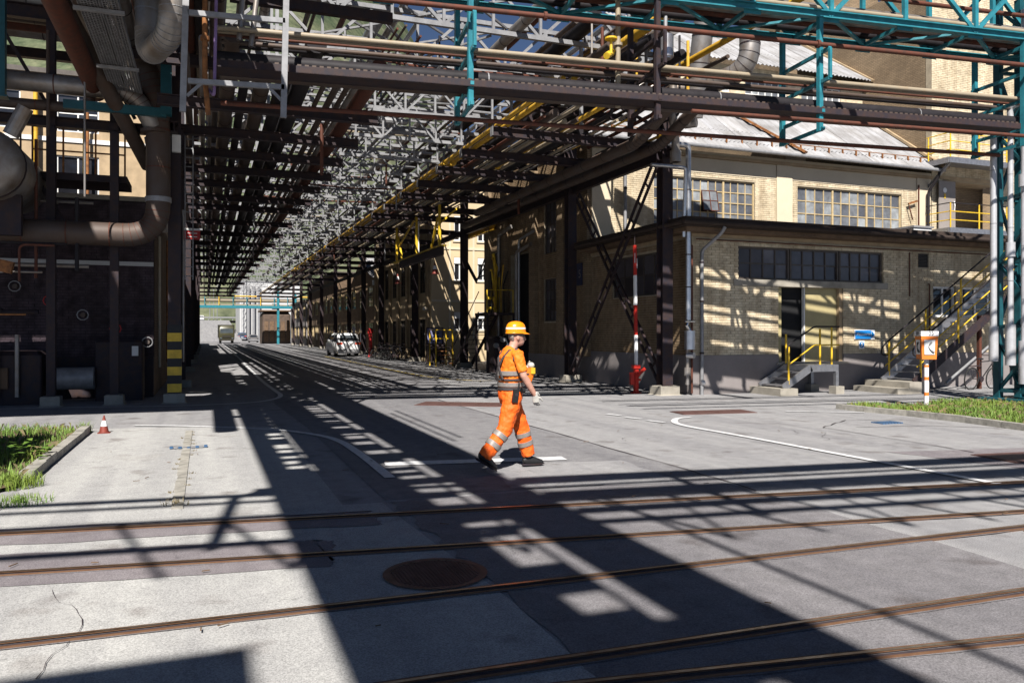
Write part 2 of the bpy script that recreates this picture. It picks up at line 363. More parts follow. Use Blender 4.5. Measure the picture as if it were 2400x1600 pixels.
# sealed joints (bitumen lines)
jm = MB()
for pts in ([(5.66,20),(5.67,13.6),(5.7,8.5),(5.66,7)], [(13.0,12.0),(11.9,12.4),(10.6,11.6),(10.5,9.2),(10.4,8.2)],
            [(11.2,11.4),(12.6,11.1),(16,8.4)]):
    q = []
    for i in range(len(pts)-1):
        for k in range(7):
            t = k/7; q.append((pts[i][0]+(pts[i+1][0]-pts[i][0])*t+random.uniform(-.02,.02), pts[i][1]+(pts[i+1][1]-pts[i][1])*t+random.uniform(-.03,.03)))
    jm.ribbon(q, [random.uniform(.012,.035) for _ in q], .012)
jm.build('road_joint', 'groove', kind='structure')
random.seed(19)
for k in range(14):                                    # branching cracks in the old surface
    x, y = random.choice(((-1.5,5.6),(-.8,4.2),(.6,9.5),(3.2,12.5),(6.5,11),(7.5,9.2),(9.5,10.5),(6.2,5.2),(7.5,4.6),(4.2,14.5),(10.5,12.6),(-1.2,13.5),(5.2,3.6),(8.8,7.0))); x += random.uniform(-.5,.5); y += random.uniform(-.5,.5)
    a = random.uniform(-.6,.6)+(0 if k % 2 else 1.5); q = [(x,y)]
    for j in range(random.randint(8,18)): a += random.uniform(-.55,.55); x += .11*math.cos(a); y += .11*math.sin(a); q.append((x,y))
    MB().ribbon(q, [random.uniform(.003,.011)*(1-j/len(q)*.7) for j in range(len(q))], .0135).build('road_crack', 'groove', kind='structure')
def marking(pts, w, **k): return MB().ribbon(pts, w, .014).build('road_marking', 'paint_white', kind='structure')
def smooth_path(pts, n=5):
    P = [Vector((a, b, 0)) for a, b in pts]; out = []
    for i in range(len(P)-1):
        p0, p1, p2, p3 = P[max(i-1,0)], P[i], P[i+1], P[min(i+2,len(P)-1)]
        for k in range(n):
            t = k/n; out.append(.5*((2*p1)+(p2-p0)*t+(2*p0-5*p1+4*p2-p3)*t*t+(3*p1-p0-3*p2+p3)*t**3))
    out.append(P[-1]); return [(q.x, q.y) for q in out]
marking(smooth_path([(-1.23,16.45),(-.46,16.08),(.5,15.42),(1.0,15.0),(1.42,14.5),(1.86,13.6),(2.02,12.8),(2.06,12.0),(2.08,10.88),(2.07,9.41)]), .13)
marking([(2.22,10.42),(3.39,10.22),(4.64,10.01)], .3)
marking(smooth_path([(9.31,13.94),(8.97,13.86),(8.62,13.47),(8.40,12.97),(8.36,12.3),(8.4,11.65),(8.44,10.45),(8.47,8.26),(8.5,6.5)]), .13)
for a, c in (((8.01,15.14),(8.13,14.75)), ((8.07,14.42),(8.2,14.01)), ((8.17,13.75),(8.3,13.32))): marking([a, c], .11)
marking(smooth_path([(-6,21.3),(-2.56,20.88),(-.67,20.5),(1.0,20.8),(1.7,21.7),(1.97,23),(1.97,25),(1.95,34),(2.3,70),(2.75,150)]), .13)
marking([(11.98,14.25),(13.39,13.4)], .1)
marking([(4.9,32),(5.0,60),(5.2,140)], .12)
MB().ribbon([(8.3,60),(8.15,36),(8.2,31),(8.5,28.6),(9.2,27.4),(11,27)], .12, .014).build('road_marking', 'paint_yellow_line', kind='structure')

# rails set flush in the paving
def rail(a, c, label, w=.055):
    t = thing('railway_rail', label, 'rail', (0, (a[1]+c[1])/2, 0), 'rails set in the paving')
    n = 20; pts = [(a[0]+(c[0]-a[0])*k/n, a[1]+(c[1]-a[1])*k/n) for k in range(n+1)]
    MB().ribbon([(x, y+.015) for x, y in pts], w, .0185).build('rail_flank', 'rail_rust', t)
    MB().ribbon([(x, y+.012) for x, y in pts], .026, .0215).build('rail_head', 'rail_steel', t)
    nb = 220; eb = [(a[0]+(c[0]-a[0])*k/nb, a[1]+(c[1]-a[1])*k/nb-.01) for k in range(nb+1)]
    MB().ribbon(eb, [random.uniform(.125,.165) for _ in eb], .0105).build('broken_edge', 'asphalt_dark', t)
    MB().ribbon([(x, y-.034) for x, y in pts], .04, .0125).build('flangeway', 'groove', t)
    g = MB()
    for i in range(n):
        p, q = pts[i], pts[i+1]; g.beam((p[0], p[1]-.062, .008), (q[0], q[1]-.062, .008), .016, .022)
        g.beam((p[0], p[1]+.047, .006), (q[0], q[1]+.047, .006), .01, .016)
    g.build('guard_edge', 'rail_rust', t)
rail((-14,9.72), (30,3.55), 'farthest rail of the paved tracks, just behind the worker feet')
rail((-14,8.45), (30,2.25), 'second rail from the far side, running just beyond the round manhole cover')
rail((-14,5.4), (30,4.55), 'third rail from the far side, passing just in front of the round manhole cover')
rail((-14,4.25), (30,3.1), 'fourth rail from the far side, near bottom right of the road')
rail((-14,5.7), (30,-.36), 'nearest rail at the bottom right corner of the photo')

# round manhole cover
t = thing('manhole_cover', 'round rusty cast iron manhole cover between the rails', 'manhole', (1.55,5.55,0))
mb = MB(); mb.disc((1.55,5.55,.0165), .375, 48, r0=.325); mb.build('rim', 'cast_iron', t)
mb = MB(); mb.disc((1.55,5.55,.0125), .325, 48); mb.build('plate', 'cast_iron', t)
mb = MB()
for i in range(-12,13):
    for j in range(-12,13):
        x, y = i*.026, j*.026
        if x*x+y*y < .31**2: mb.box(1.55+x-.008, 1.55+x+.008, 5.55+y-.008, 5.55+y+.008, .0125, .0185)
mb.build('studs', 'cast_iron', t, kind='stuff')
def cover(cx, cy, w, h, ang, label):
    t = thing('cover_plate', label, 'cover plate', (cx, cy, 0)); ca, sa = math.cos(ang), math.sin(ang)
    def P(x, y, z): return (cx+x*ca-y*sa, cy+x*sa+y*ca, z)
    def sl(x0, x1, y0, y1, z, nm):
        return MB().hexa([P(x0,y0,0),P(x1,y0,0),P(x1,y1,0),P(x0,y1,0),P(x0,y0,z),P(x1,y0,z),P(x1,y1,z),P(x0,y1,z)]).build(nm, 'cast_iron', t)
    sl(-w/2-.03, w/2+.03, -h/2-.03, h/2+.03, .014, 'frame')
    n = max(2, round(w/.7))
    for k in range(n): sl(-w/2+k*w/n+.008, -w/2+(k+1)*w/n-.008, -h/2, h/2, .02, 'lid')
cover(5.9, 18.5, 2.2, .9, -.55, 'long rusty cover plate in the shaded road behind the worker')
cover(10.4, 14.7, 1.7, .6, -.12, 'rusty cover plate in the sunlit road beside the curved white line')
cover(11.0, 7.75, 1.7, .7, -.12, 'rusty cover plate at the right edge of the photo by the shadow')

# drain strip with blue tape across the slab on the left
t = thing('drain_channel', 'pale concrete drain strip running across the slab on the left', 'drain', (-.25,11.5,0))
y = 8.5
while y < 15.2:
    L = random.uniform(.28,.5); MB().box(-.31+random.uniform(-.008,.008), -.2, y, min(y+L-.012,15.25), 0, .016+random.uniform(0,.006)).build('drain_stone', 'kerb', t); y += L
t = thing('drain_grate', 'blue and grey slatted grate lying across the drain strip', 'grate', (-.25,12.94,0))
for k in range(9):
    x = -.49+k*.06; zz = .024+abs(k-4)*.003
    MB().box(x, x+.05, 12.86+abs(k-4)*.012, 12.99+abs(k-4)*.012, .016, zz).build('slat', 'blue_plastic' if k % 2 == 0 else 'steel_grey', t)
t = thing('drain_puddle', 'small dark blue drain grate set in the road near the right kerb', 'grate', (12.3,11.75,0))
for k in range(7): MB().box(12.05+k*.075, 12.1+k*.075, 11.6, 11.9, 0, .02).build('slat', 'blue_plastic', t)

# kerbs
def kerb(name, pts, label, w=.14, h=.12, seg=.9):
    t = thing(name, label, 'kerb', (pts[0][0], pts[0][1], 0)); carry = None
    for i in range(len(pts)-1):
        p, q = Vector((*pts[i], 0)), Vector((*pts[i+1], 0)); L = (q-p).length; n = max(1, round(L/seg))
        for k in range(n):
            a = p+(q-p)*(k/n); c = p+(q-p)*((k+1)/n); d = (q-p).normalized()*.006; hh = h+random.uniform(-.012,.012)
            MB().beam(a+d+Vector((0,0,hh/2)), c-d+Vector((0,0,hh/2)), w+random.uniform(-.01,.01), hh).build('kerb_stone', 'kerb', t)
kerb('kerb', [(-1.95,10.75),(-1.93,15.7)], 'worn concrete kerb along the dark grass patch on the left')
kerb('kerb', [(13.55,14.35),(13.62,13.6),(13.78,12.6),(13.8,11.2),(13.62,9.6),(13.3,7.9)], 'worn concrete kerb along the sunlit grass patch on the right')
def grass(name, poly, n, label, hmin, hmax, mat='grass', clump=None):
    t = thing(name, label, 'grass patch', (poly[0][0], poly[0][1], 0))
    MB().poly([(x, y, .05) for x, y in poly]).build('soil', 'soil', t)
    def inside(x, y):
        c = False; j = len(poly)-1
        for i in range(len(poly)):
            xi, yi = poly[i]; xj, yj = poly[j]
            if (yi > y) != (yj > y) and x < (xj-xi)*(y-yi)/(yj-yi)+xi: c = not c
            j = i
        return c
    xs = [p[0] for p in poly]; ys = [p[1] for p in poly]; mb = MB(); k = 0
    while k < n:
        x, y = random.uniform(min(xs), max(xs)), random.uniform(min(ys), max(ys))
        if not inside(x, y): continue
        dn = .5+.5*math.sin(x*2.1+1.3)*math.sin(y*1.7)
        k += 1
        h = random.uniform(hmin, hmax)*(.55+.6*dn); a = random.uniform(0, 6.28); wv = random.uniform(.004,.011); ln = random.uniform(.1,.75)*h
        dx, dy = math.cos(a), math.sin(a); px, py = -dy*wv, dx*wv; b0 = len(mb.v)
        mb.v += [(x-px, y-py, .045), (x+px, y+py, .045), (x+dx*ln*.35+px*.7, y+dy*ln*.35+py*.7, .05+h*.6), (x+dx*ln*.35-px*.7, y+dy*ln*.35-py*.7, .05+h*.6), (x+dx*ln, y+dy*ln, .05+h)]
        mb.f += [(b0, b0+1, b0+2, b0+3), (b0+3, b0+2, b0+4)]
    mb.build('blades', mat, t, kind='stuff')
    d = MB()
    for _ in range(n//12):
        x, y = random.uniform(min(xs), max(xs)), random.uniform(min(ys), max(ys))
        if not inside(x, y): continue
        h = random.uniform(hmin*.5, hmax*1.1); a = random.uniform(0,6.28); l = random.uniform(.3,1.3)*h; dx, dy = math.cos(a), math.sin(a); b0 = len(d.v); wv = .005
        d.v += [(x-dy*wv,y+dx*wv,.045),(x+dy*wv,y-dx*wv,.045),(x+dx*l*.4,y+dy*l*.4,.05+h*.7),(x+dx*l,y+dy*l,.05+h*.75)]; d.f += [(b0,b0+1,b0+2),(b0+1,b0+3,b0+2)]
    d.build('dry_blades', 'dry_grass', t, kind='stuff'); return t
grass('grass_patch', [(-2.0,10.2),(-2.0,15.75),(-2.6,16.0),(-9,16.6),(-9,9.8),(-2.6,9.3)], 16000, 'grass patch behind the kerb at the left edge, half in shade', .05, .16)
grass('grass_patch', [(13.65,14.3),(13.7,13.5),(13.86,12.4),(13.86,11.2),(13.7,9.6),(13.5,8.2),(22,8.2),(24,12.5),(19.0,13.3),(17.8,14.4),(16.2,14.25),(15.4,14.05),(14.6,14.6)], 30000, 'sunlit green grass patch beside the orange phone post', .04, .15)
def tuft(x, y, n, h, label, mat='grass', spread=.12):
    mb = MB()
    for _ in range(n):
        a = random.uniform(0, 6.28); rr = random.uniform(0, spread); bx, by = x+math.cos(a)*rr, y+math.sin(a)*rr; hh = random.uniform(.5,1)*h; a2 = random.uniform(0,6.28); l = random.uniform(.2,.9)*hh
        dx, dy = math.cos(a2), math.sin(a2); b0 = len(mb.v); wv = .0045
        mb.v += [(bx-dy*wv, by+dx*wv, 0), (bx+dy*wv, by-dx*wv, 0), (bx+dx*l*.4+dy*wv*.6, by+dy*l*.4-dx*wv*.6, hh*.7), (bx+dx*l*.4-dy*wv*.6, by+dy*l*.4+dx*wv*.6, hh*.7), (bx+dx*l, by+dy*l, hh*.95)]
        mb.f += [(b0,b0+1,b0+2,b0+3), (b0+3,b0+2,b0+4)]
    mb.build('weed_tuft', mat, label=label, cat='weeds', group='weeds along the paving')
tuft(-1.95, 15.6, 110, .24, 'weed tuft with tall stalks at the far end of the left kerb')
tuft(-2.0, 10.4, 420, .2, 'bright weed tuft at the near end of the left kerb', spread=.3)
tuft(-1.75, 9.4, 260, .1, 'low weed tuft at the left edge of the slab near the first rail', spread=.3)
tuft(-.27, 8.75, 60, .07, 'dry weed tuft at the near end of the drain strip', 'dry_grass', .14)
tuft(15.6, 13.7, 160, .12, 'dry grass tuft around the foot of the phone post', 'dry_grass', .35)
for k in range(16):
    y = 9+k*.4; tuft(-.255+random.choice((-.085,.085))+random.uniform(-.02,.02), y, 14, .035, 'tiny dry weeds in the cracks along the drain strip', 'dry_grass', .05)
# broad-leaved plant behind the kerb
mb = MB()
for k in range(40):
    x, y, z = -2.15+random.uniform(-.22,.2), 12.0+random.uniform(-.35,.35), random.uniform(.12,.34); a = random.uniform(0,6.28); s_ = random.uniform(.05,.09); tl = random.uniform(-.5,.5)
    dx, dy = math.cos(a)*s_, math.sin(a)*s_
    mb.poly([(x-dx,y-dy,z),(x+dy*.6,y-dx*.6,z+tl*s_*.5),(x+dx,y+dy,z-.02),(x-dy*.6,y+dx*.6,z+tl*s_*.5)])
mb.build('leafy_weed', 'leaf', label='broad leaved weed growing behind the left kerb', cat='weeds')

# hills
mb = MB(); na, nr = 90, 14; base = 0
def hill_h(az):
    # azimuth seen from the crossing, degrees from +Y towards +X
    return (150+150*math.exp(-((az+2)/16)**2))*(2.1 if az < 14 else max(1,2.1-(az-14)*.22))+60*math.sin(az*.11+1)+25*math.sin(az*.37)
for i in range(na+1):
    az = -75+i*(150/na)
    for j in range(nr+1):
        rr = 420+j*70; f = j/nr; hh = hill_h(az)*min(1, (f*1.35)**.9)*(1 if az < 18 else max(.25, 1-(az-18)/22))
        hh += random.uniform(-7,7)*f
        mb.v.append((rr*math.sin(R(az)), rr*math.cos(R(az)), hh-3 if j else -3))
for i in range(na):
    for j in range(nr):
        a = i*(nr+1)+j; mb.f.append((a, a+nr+1, a+nr+2, a+1))
mb.build('hills', 'forest', kind='structure', smooth=True)

# ------------------------------------------------------------------ walls
BRICK = MB(); BRICK.v = [(-.124,0,-.031),(.124,0,-.031),(.124,.05,-.031),(-.124,.05,-.031),(-.12,-.012,-.028),(.12,-.012,-.028)]
def rects(L0, L1, z0, z1, holes):
    xs = sorted({L0, L1, *[min(max(h[0],L0),L1) for h in holes], *[min(max(h[1],L0),L1) for h in holes]})
    zs = sorted({z0, z1, *[min(max(h[2],z0),z1) for h in holes], *[min(max(h[3],z0),z1) for h in holes]})
    for i in range(len(xs)-1):
        for j in range(len(zs)-1):
            a, c, d, e = xs[i], xs[i+1], zs[j], zs[j+1]
            if any(h[0] <= (a+c)/2 <= h[1] and h[2] <= (d+e)/2 <= h[3] for h in holes): continue
            yield a, c, d, e
def wall(parent, name, O, e, n, L0, L1, z0, z1, mat, holes=(), th=.3, back=0.):
    """solid wall panel; O origin, e along, n outward normal; front face set back by `back`"""
    O, e, n = Vector(O), Vector(e), Vector(n); mb = MB()
    for a, c, d, f in rects(L0, L1, z0, z1, holes):
        p = [O+e*s+Vector((0,0,zz))-n*(back+k) for k in (0, th) for (s, zz) in ((a,d),(c,d),(c,f),(a,f))]
        mb._a(p, [(0,1,2,3),(7,6,5,4),(0,4,5,1),(1,5,6,2),(2,6,7,3),(3,7,4,0)])
    return mb.build(name, mat, parent)
def brick_wall(parent, O, e, n, L0, L1, z0, z1, mat, holes=(), single=0, mortar='mortar', bw=.25, bh=.065, j=.012, wob=.004, loss=0):
    wall(parent, 'wall', O, e, n, L0, L1, z0, z1, mortar, holes, back=.014)
    O, e, n = Vector(O), Vector(e), Vector(n); mb = MB(); full = []; row = 0; z = z0+j/2
    while z+bh <= z1+.001:
        s = L0-(bw/2 if row % 2 else 0)
        while s < L1:
            segs = [(max(s, L0), min(s+bw, L1))]
            for h in holes:
                if h[2] < z+bh and h[3] > z:
                    ns = []
                    for a, c in segs:
                        if c <= h[0] or a >= h[1]: ns.append((a, c))
                        else:
                            if a < h[0]: ns.append((a, h[0]))
                            if c > h[1]: ns.append((h[1], c))
                    segs = ns
            for a, c in segs:
                if c-a < .04 or random.random() < loss: continue
                if abs((c-a)-bw) < 1e-4: full.append((a, z))
                else: full.append((a, z, c))
            s += bw+j
        z += bh+j; row += 1
    def face(mb, a, c, z, pr):
        q = [O+e*s+Vector((0,0,zz))+n*d for d in (-.02, pr) for (s, zz) in ((a,z),(c,z),(c,z+bh),(a,z+bh))]
        mb._a(q, [(4,5,6,7),(0,1,5,4),(1,2,6,5),(2,3,7,6),(3,0,4,7)])
    if single:
        cam0 = Vector((0,0,1.74)); F = [b for b in full if len(b) == 2]
        F.sort(key=lambda b: (O+e*b[0]+Vector((0,0,b[1]))-cam0).length); pick = set(F[:single]); b0 = MB()
        q = [e*s+Vector((0,0,zz))+n*d for d in (-.02, 0) for (s, zz) in ((0,0),(bw,0),(bw,bh),(0,bh))]
        b0._a(q, [(4,5,6,7),(0,1,5,4),(1,2,6,5),(2,3,7,6),(3,0,4,7)])
        me = bpy.data.meshes.new('brick'); me.from_pydata(b0.v, [], b0.f); me.materials.append(MAT[mat])
        for b in pick:
            ob = bpy.data.objects.new('brick', me); COL.objects.link(ob); ob.parent = parent
            ob.location = O+e*b[0]+Vector((0,0,b[1]))+n*random.uniform(-wob,wob)-ORG.get(parent.name, Vector((0,0,0)))
        full = [b for b in full if b not in pick]
    for b in full: face(mb, b[0], b[2] if len(b) == 3 else b[0]+bw, b[1], random.uniform(-wob,wob))
    mb.build('brickwork', mat, parent, kind='stuff')
def window(parent, O, e, n, s0, s1, z0, z1, cols, rows, fmat, gmat, fw=.03, inset=.12, heavy=(), border=.06, name='window', skip=()):
    O, e, n = Vector(O), Vector(e), Vector(n); up = Vector((0,0,1))
    def P(s, z, d): return O+e*s+up*z-n*d
    mb = MB()
    def bar(a, c, z, f, dd=.05):
        q = [P(s, zz, k) for k in (inset-dd, inset+.03) for (s, zz) in ((a,z),(c,z),(c,f),(a,f))]
        mb._a(q, [(0,1,2,3),(7,6,5,4),(0,4,5,1),(1,5,6,2),(2,6,7,3),(3,7,4,0)])
    bar(s0, s0+border, z0, z1); bar(s1-border, s1, z0, z1); bar(s0+border, s1-border, z0, z0+border); bar(s0+border, s1-border, z1-border, z1)
    a0, a1, b0, b1 = s0+border, s1-border, z0+border, z1-border; cw = (a1-a0)/cols; rh = (b1-b0)/rows
    for k in range(1, cols):
        ww = fw*(2.2 if k in heavy else 1); bar(a0+k*cw-ww/2, a0+k*cw+ww/2, b0, b1, .05 if k in heavy else .03)
    for k in range(1, rows):
        for c in range(cols): bar(a0+c*cw+fw*.5, a0+(c+1)*cw-fw*.5, b0+k*rh-fw/2, b0+k*rh+fw/2, .028)
    wn = mb.build(name, fmat, parent)
    pm = MB(); q = [e*s+up*z-n*k for k in (0, .006) for (s, z) in ((0,0),(cw,0),(cw,rh),(0,rh))]
    pm._a(q, [(0,1,2,3),(7,6,5,4),(0,4,5,1),(1,5,6,2),(2,6,7,3),(3,7,4,0)])
    me = bpy.data.meshes.new('pane'); me.from_pydata(pm.v, [], pm.f); me.materials.append(MAT[gmat])
    for c in range(cols):
        for r_ in range(rows):
            if (c, r_) in skip: continue
            ob = bpy.data.objects.new('pane', me); COL.objects.link(ob); ob.parent = wn
            ob.location = P(a0+c*cw, b0+r_*rh, inset)-ORG.get(parent.name, Vector((0,0,0))); ob.rotation_euler = (random.uniform(-.012,.012), random.uniform(-.004,.004), random.uniform(-.012,.012))
    return wn
EX, EY = (1,0,0), (0,1,0); NF, NS = (0,-1,0), (-1,0,0)       # along X facing the camera, along Y facing the street

# ---- annex with the open sliding door
AY = 19.1
t = thing('annex_building', 'low yellow brick annex with open sliding door and flat overhanging roof', 'building', (19,22,0)); ANX = t
hol = [(15.8,18.25,.87,3.1), (14.38,19.85,3.3,4.25), (21.95,22.95,2.25,3.25), (23.25,25.2,2.25,3.25), (21.3,21.75,3.84,4.28)]
brick_wall(t, (0,AY,0), EX, NF, 12.8, 30, 1.1, 4.45, 'brick_yellow', hol, single=300)
wall(t, 'plinth', (0,AY,0), EX, NF, 12.8, 30, 0, 1.1, 'render_grey', [(15.8,18.25,.87,3.1)], back=-.02)
wall(t, 'cornice', (0,AY,0), EX, NF, 12.78, 30, 4.45, 4.548, 'trim_tan', back=-.03)
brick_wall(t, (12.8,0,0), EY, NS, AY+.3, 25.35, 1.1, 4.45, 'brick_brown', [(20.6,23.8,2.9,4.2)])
wall(t, 'plinth', (12.8,0,0), EY, NS, AY+.3, 25.35, 0, 1.1, 'render_grey', back=-.02)
wall(t, 'cornice', (12.8,0,0), EY, NS, AY+.3, 25.35, 4.45, 4.548, 'trim_tan', back=-.03)
mb = MB(); mb.box(12.1,30.5,18.35,25.3,4.66,4.9); rf = mb.build('roof', 'roof_felt', t)
MB().box(12.3,30.5,18.6,25.2,4.55,4.657).build('soffit', 'wood', t)
g = MB(); g.tube([(12.0,18.3,4.74),(30.5,18.3,4.70)], .065, 10); g.build('gutter', 'roof_felt', rf)
MB().tube([(12.02,18.4,4.74),(12.02,25,4.74)], .06, 8).build('gutter', 'roof_felt', rf)
window(t, (0,AY,0), EX, NF, 14.38, 16.25, 3.3, 4.25, 4, 2, 'frame_dark', 'glass_purple', .035)
window(t, (0,AY,0), EX, NF, 16.28, 18.12, 3.3, 4.25, 4, 2, 'frame_dark', 'glass_purple', .035)
window(t, (0,AY,0), EX, NF, 18.15, 19.85, 3.3, 4.25, 4, 2, 'frame_dark', 'glass_purple', .035)
MB().box(14.2,20.0,AY-.035,AY+.1,3.105,3.295).build('lintel', 'concrete', t)
MB().tube([(12.9,AY-.08,4.38),(30,AY-.08,4.33)], .018, 6).build('conduit', 'rust', t)
window(t, (0,AY,0), EX, NF, 21.95, 22.95, 2.25, 3.25, 2, 1, 'frame_white', 'glass_dark', .07, border=.07)
window(t, (0,AY,0), EX, NF, 23.25, 25.2, 2.25, 3.25, 3, 1, 'frame_white', 'glass_dark', .07, border=.07)
window(t, (12.8,0,0), EY, NS, 20.6, 23.8, 2.9, 4.2, 5, 2, 'frame_dark', 'glass_purple', .035)
# recess: reveal, black panel painted as the unlit room behind the open half, sliding leaf
MB().box(15.62,18.43,AY+.31,AY+.36,.6,3.3).build('door_backing', 'interior_shade', t)
MB().box(15.8,15.97,AY+.08,AY+.3,.875,3.1).build('door_jamb', 'door_green', t)
MB().box(15.72,18.4,AY-.05,AY+.28,.80,.868).build('door_sill', 'concrete', t)
d = MB().box(16.9,18.12,AY+.16,AY+.22,.875,3.095).build('sliding_door', 'door_green', t)
MB().box(16.86,16.9,AY+.14,AY+.24,.875,3.095).build('door_edge', 'frame_white', d)
MB().box(18.13,18.25,AY+.05,AY+.3,.875,3.1).build('door_jamb', 'trim_tan', t)
lv = MB().box(21.3,21.75,AY+.05,AY+.1,3.84,4.28).build('louvre', 'black', t)
for k in range(9): MB().beam((21.31,AY+.01,3.87+k*.047),(21.74,AY+.01,3.87+k*.047),.05,.012).build('slat', 'frame_dark', lv)
MB().tube(bend([(20.9,AY-.04,4.3),(20.9,AY-.04,2.9)], .05), .02, 6).build('conduit', 'rust', t)
MB().tube(bend([(21.7,AY-.04,3.3),(21.75,AY-.04,3.3),(21.75,AY-.04,1.2)], .05), .02, 6).build('conduit', 'rust', t)
# vent box on the annex roof
r_ = thing('roof_vent', 'small white vent box standing on the annex roof', 'vent', (22.4,20.2,4.9))
MB().box(22.0,22.8,19.9,20.6,4.9,5.25).build('casing', 'white_paint', r_); MB().box(21.95,22.85,19.85,20.65,5.25,5.31).build('cap', 'steel_grey', r_)
# annex downpipe
dp = thing('downpipe', 'dark grey rain downpipe at the corner of the annex', 'downpipe', (13.1,18.95,0))
MB().tube(bend([(13.35,18.32,4.66),(13.3,18.4,4.5),(13.05,18.98,4.05),(13.05,18.98,.0)], .12), .05, 10).build('pipe', 'steel_grey', dp, smooth=True)
for z in (1.15, 2.6, 3.7): MB().tube([(13.05,18.98,z),(13.05,18.98,z+.05)], .062, 10).build('bracket', 'steel_dark', dp)
MB().tube([(13.05,18.98,.32),(13.05,18.9,.36)], .07, 12).build('cleanout', 'aluminium', dp)

# ---- corrugated roof sheets
def corr_mesh(wd, ln, amp=.028, pitch=.2):
    mb = MB(); nx = int(wd/pitch*6)+1
    for i in range(nx+1):
        x = wd*i/nx; z = amp*math.cos(2*math.pi*x/pitch)
        for k in (0, 1): mb.v.append((x, ln*k, z)); 
    for i in range(nx): mb.f.append((2*i, 2*i+2, 2*i+3, 2*i+1))
    off = len(mb.v); mb.v += [(x, y, z-.012) for x, y, z in mb.v]
    for i in range(nx): mb.f.append((off+2*i, off+2*i+1, off+2*i+3, off+2*i+2)); mb.f.append((2*i, off+2*i, off+2*i+2, 2*i+2))
    me = bpy.data.meshes.new('roof_sheet'); me.from_pydata(mb.v, [], mb.f); me.materials.append(MAT['corrugated']); return me
SHEETS = {}
def corr_roof(parent, x0, x1, y0, z0, y1, z1, sl=2.0, wd=1.0):
    ang = math.atan2(z1-z0, y1-y0); L = math.hypot(y1-y0, z1-z0); rows = max(1, round(L/sl)); ln = L/rows; n = max(1, round((x1-x0)/wd)); w_ = (x1-x0)/n
    key = (round(w_,3), round(ln,3))
    if key not in SHEETS: SHEETS[key] = corr_mesh(w_, ln+.12)
    for r_ in range(rows):
        for c in range(n):
            ob = bpy.data.objects.new('roof_sheet', SHEETS[key]); COL.objects.link(ob); ob.parent = parent
            d = ln*r_-.06; ob.location = Vector((x0+c*w_, y0+d*math.cos(ang), z0+d*math.sin(ang)+.012*(r_ % 2)+.004*(c % 2)+random.uniform(0,.006)))-ORG[parent.name]
            ob.rotation_euler = (ang, 0, 0)

# ---- main hall
HY = 25.35
t = thing('main_hall', 'tall yellow brick hall with gridded windows and corrugated grey roof', 'building', (21,29,0)); HALL = t
hol = [(15.35,19.85,5.45,7.55), (21.9,27.35,5.45,7.55)]
brick_wall(t, (0,HY,0), EX, NF, 12.8, 29.0, 4.6, 7.75, 'brick_yellow', hol)
wall(t, 'frieze', (0,HY,0), EX, NF, 12.8, 29.0, 7.75, 8.55, 'render_cream', back=-.02)
wall(t, 'eave_moulding', (0,HY,0), EX, NF, 12.7, 29.0, 8.3, 8.42, 'trim_tan', back=-.12, th=.12)
for x in (12.95, 21.0, 28.3): wall(t, 'pilaster', (x,HY,0), EX, NF, -.15, .6, 4.6, 8.3, 'render_cream', back=-.06, th=.06)
window(t, (0,HY,0), EX, NF, 15.35, 19.85, 5.45, 7.55, 13, 5, 'frame_cream', 'glass_dirty', .035, heavy=(4,9), border=.05, skip=((6,3),(7,3),(6,2),(7,2)))
window(t, (0,HY,0), EX, NF, 21.9, 27.35, 5.45, 7.55, 12, 4, 'frame_cream', 'glass_dirty', .035, heavy=(4,8), border=.05)
MB().box(15.3,29,HY+.35,HY+.4,5.3,7.7).build('shade_backing', 'interior_shade', t)  # black sheet painted as the dark inside behind the hall windows
# tilted open casement in the first window
cs = MB(); x0, x1 = 15.4+6*.3385, 15.4+8*.3385
def cz(v_, d): return (0,0,0)
for (a, c) in (((x0,HY-.12,5.96+.38),(x1,HY-.12,5.96+.38)), ((x0,HY+.03,7.1),(x1,HY+.03,7.1)), ((x0,HY-.12,6.34),(x0,HY+.03,7.1)), ((x1,HY-.12,6.34),(x1,HY+.03,7.1)), (((x0+x1)/2,HY-.12,6.34),((x0+x1)/2,HY+.03,7.1)), ((x0,HY-.045,6.72),(x1,HY-.045,6.72))):
    cs.beam(a, c, .03, .03)
c_ = cs.build('open_casement', 'rust', t)
for i in range(2):
    for k in range(2):
        xa = x0+i*(x1-x0)/2+.02; xb = xa+(x1-x0)/2-.04
        def q(z): return HY-.12+(z-6.34)/(7.1-6.34)*.15
        za, zb = 6.36+k*.38, 6.7+k*.38
        MB()._a([(xa,q(za),za),(xb,q(za),za),(xb,q(zb),zb),(xa,q(zb),zb)], [(0,1,2,3)]).build('pane', 'glass_dirty', c_)
# street side
hol = [(28.4,29.6,2.2,3.9),(28.4,29.6,4.9,7.2),(31.2,33.4,.0,5.2),(34.6,35.6,3.0,5.5)]
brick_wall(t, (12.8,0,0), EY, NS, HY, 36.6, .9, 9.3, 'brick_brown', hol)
wall(t, 'plinth', (12.8,0,0), EY, NS, HY, 31.2, 0, .9, 'render_grey', back=-.02); wall(t, 'plinth', (12.8,0,0), EY, NS, 33.4, 36.6, 0, .9, 'render_grey', back=-.02)
for y in (25.35, 27.4, 30.2, 33.7, 35.9): wall(t, 'pilaster', (12.8,y,0), EY, NS, 0, .6, .9, 8.6, 'brick_far', back=-.16, th=.16)
for (a, c, z0, z1) in hol:
    if z0 > .5: window(t, (12.8,0,0), EY, NS, a, c, z0, z1, 3, 4, 'frame_dark', 'glass_purple', .03)
    else: MB().box(13.1,13.15,a,c,z0,z1).build('doorway', 'interior_shade', t)  # black panel painted as the dark inside of the opening
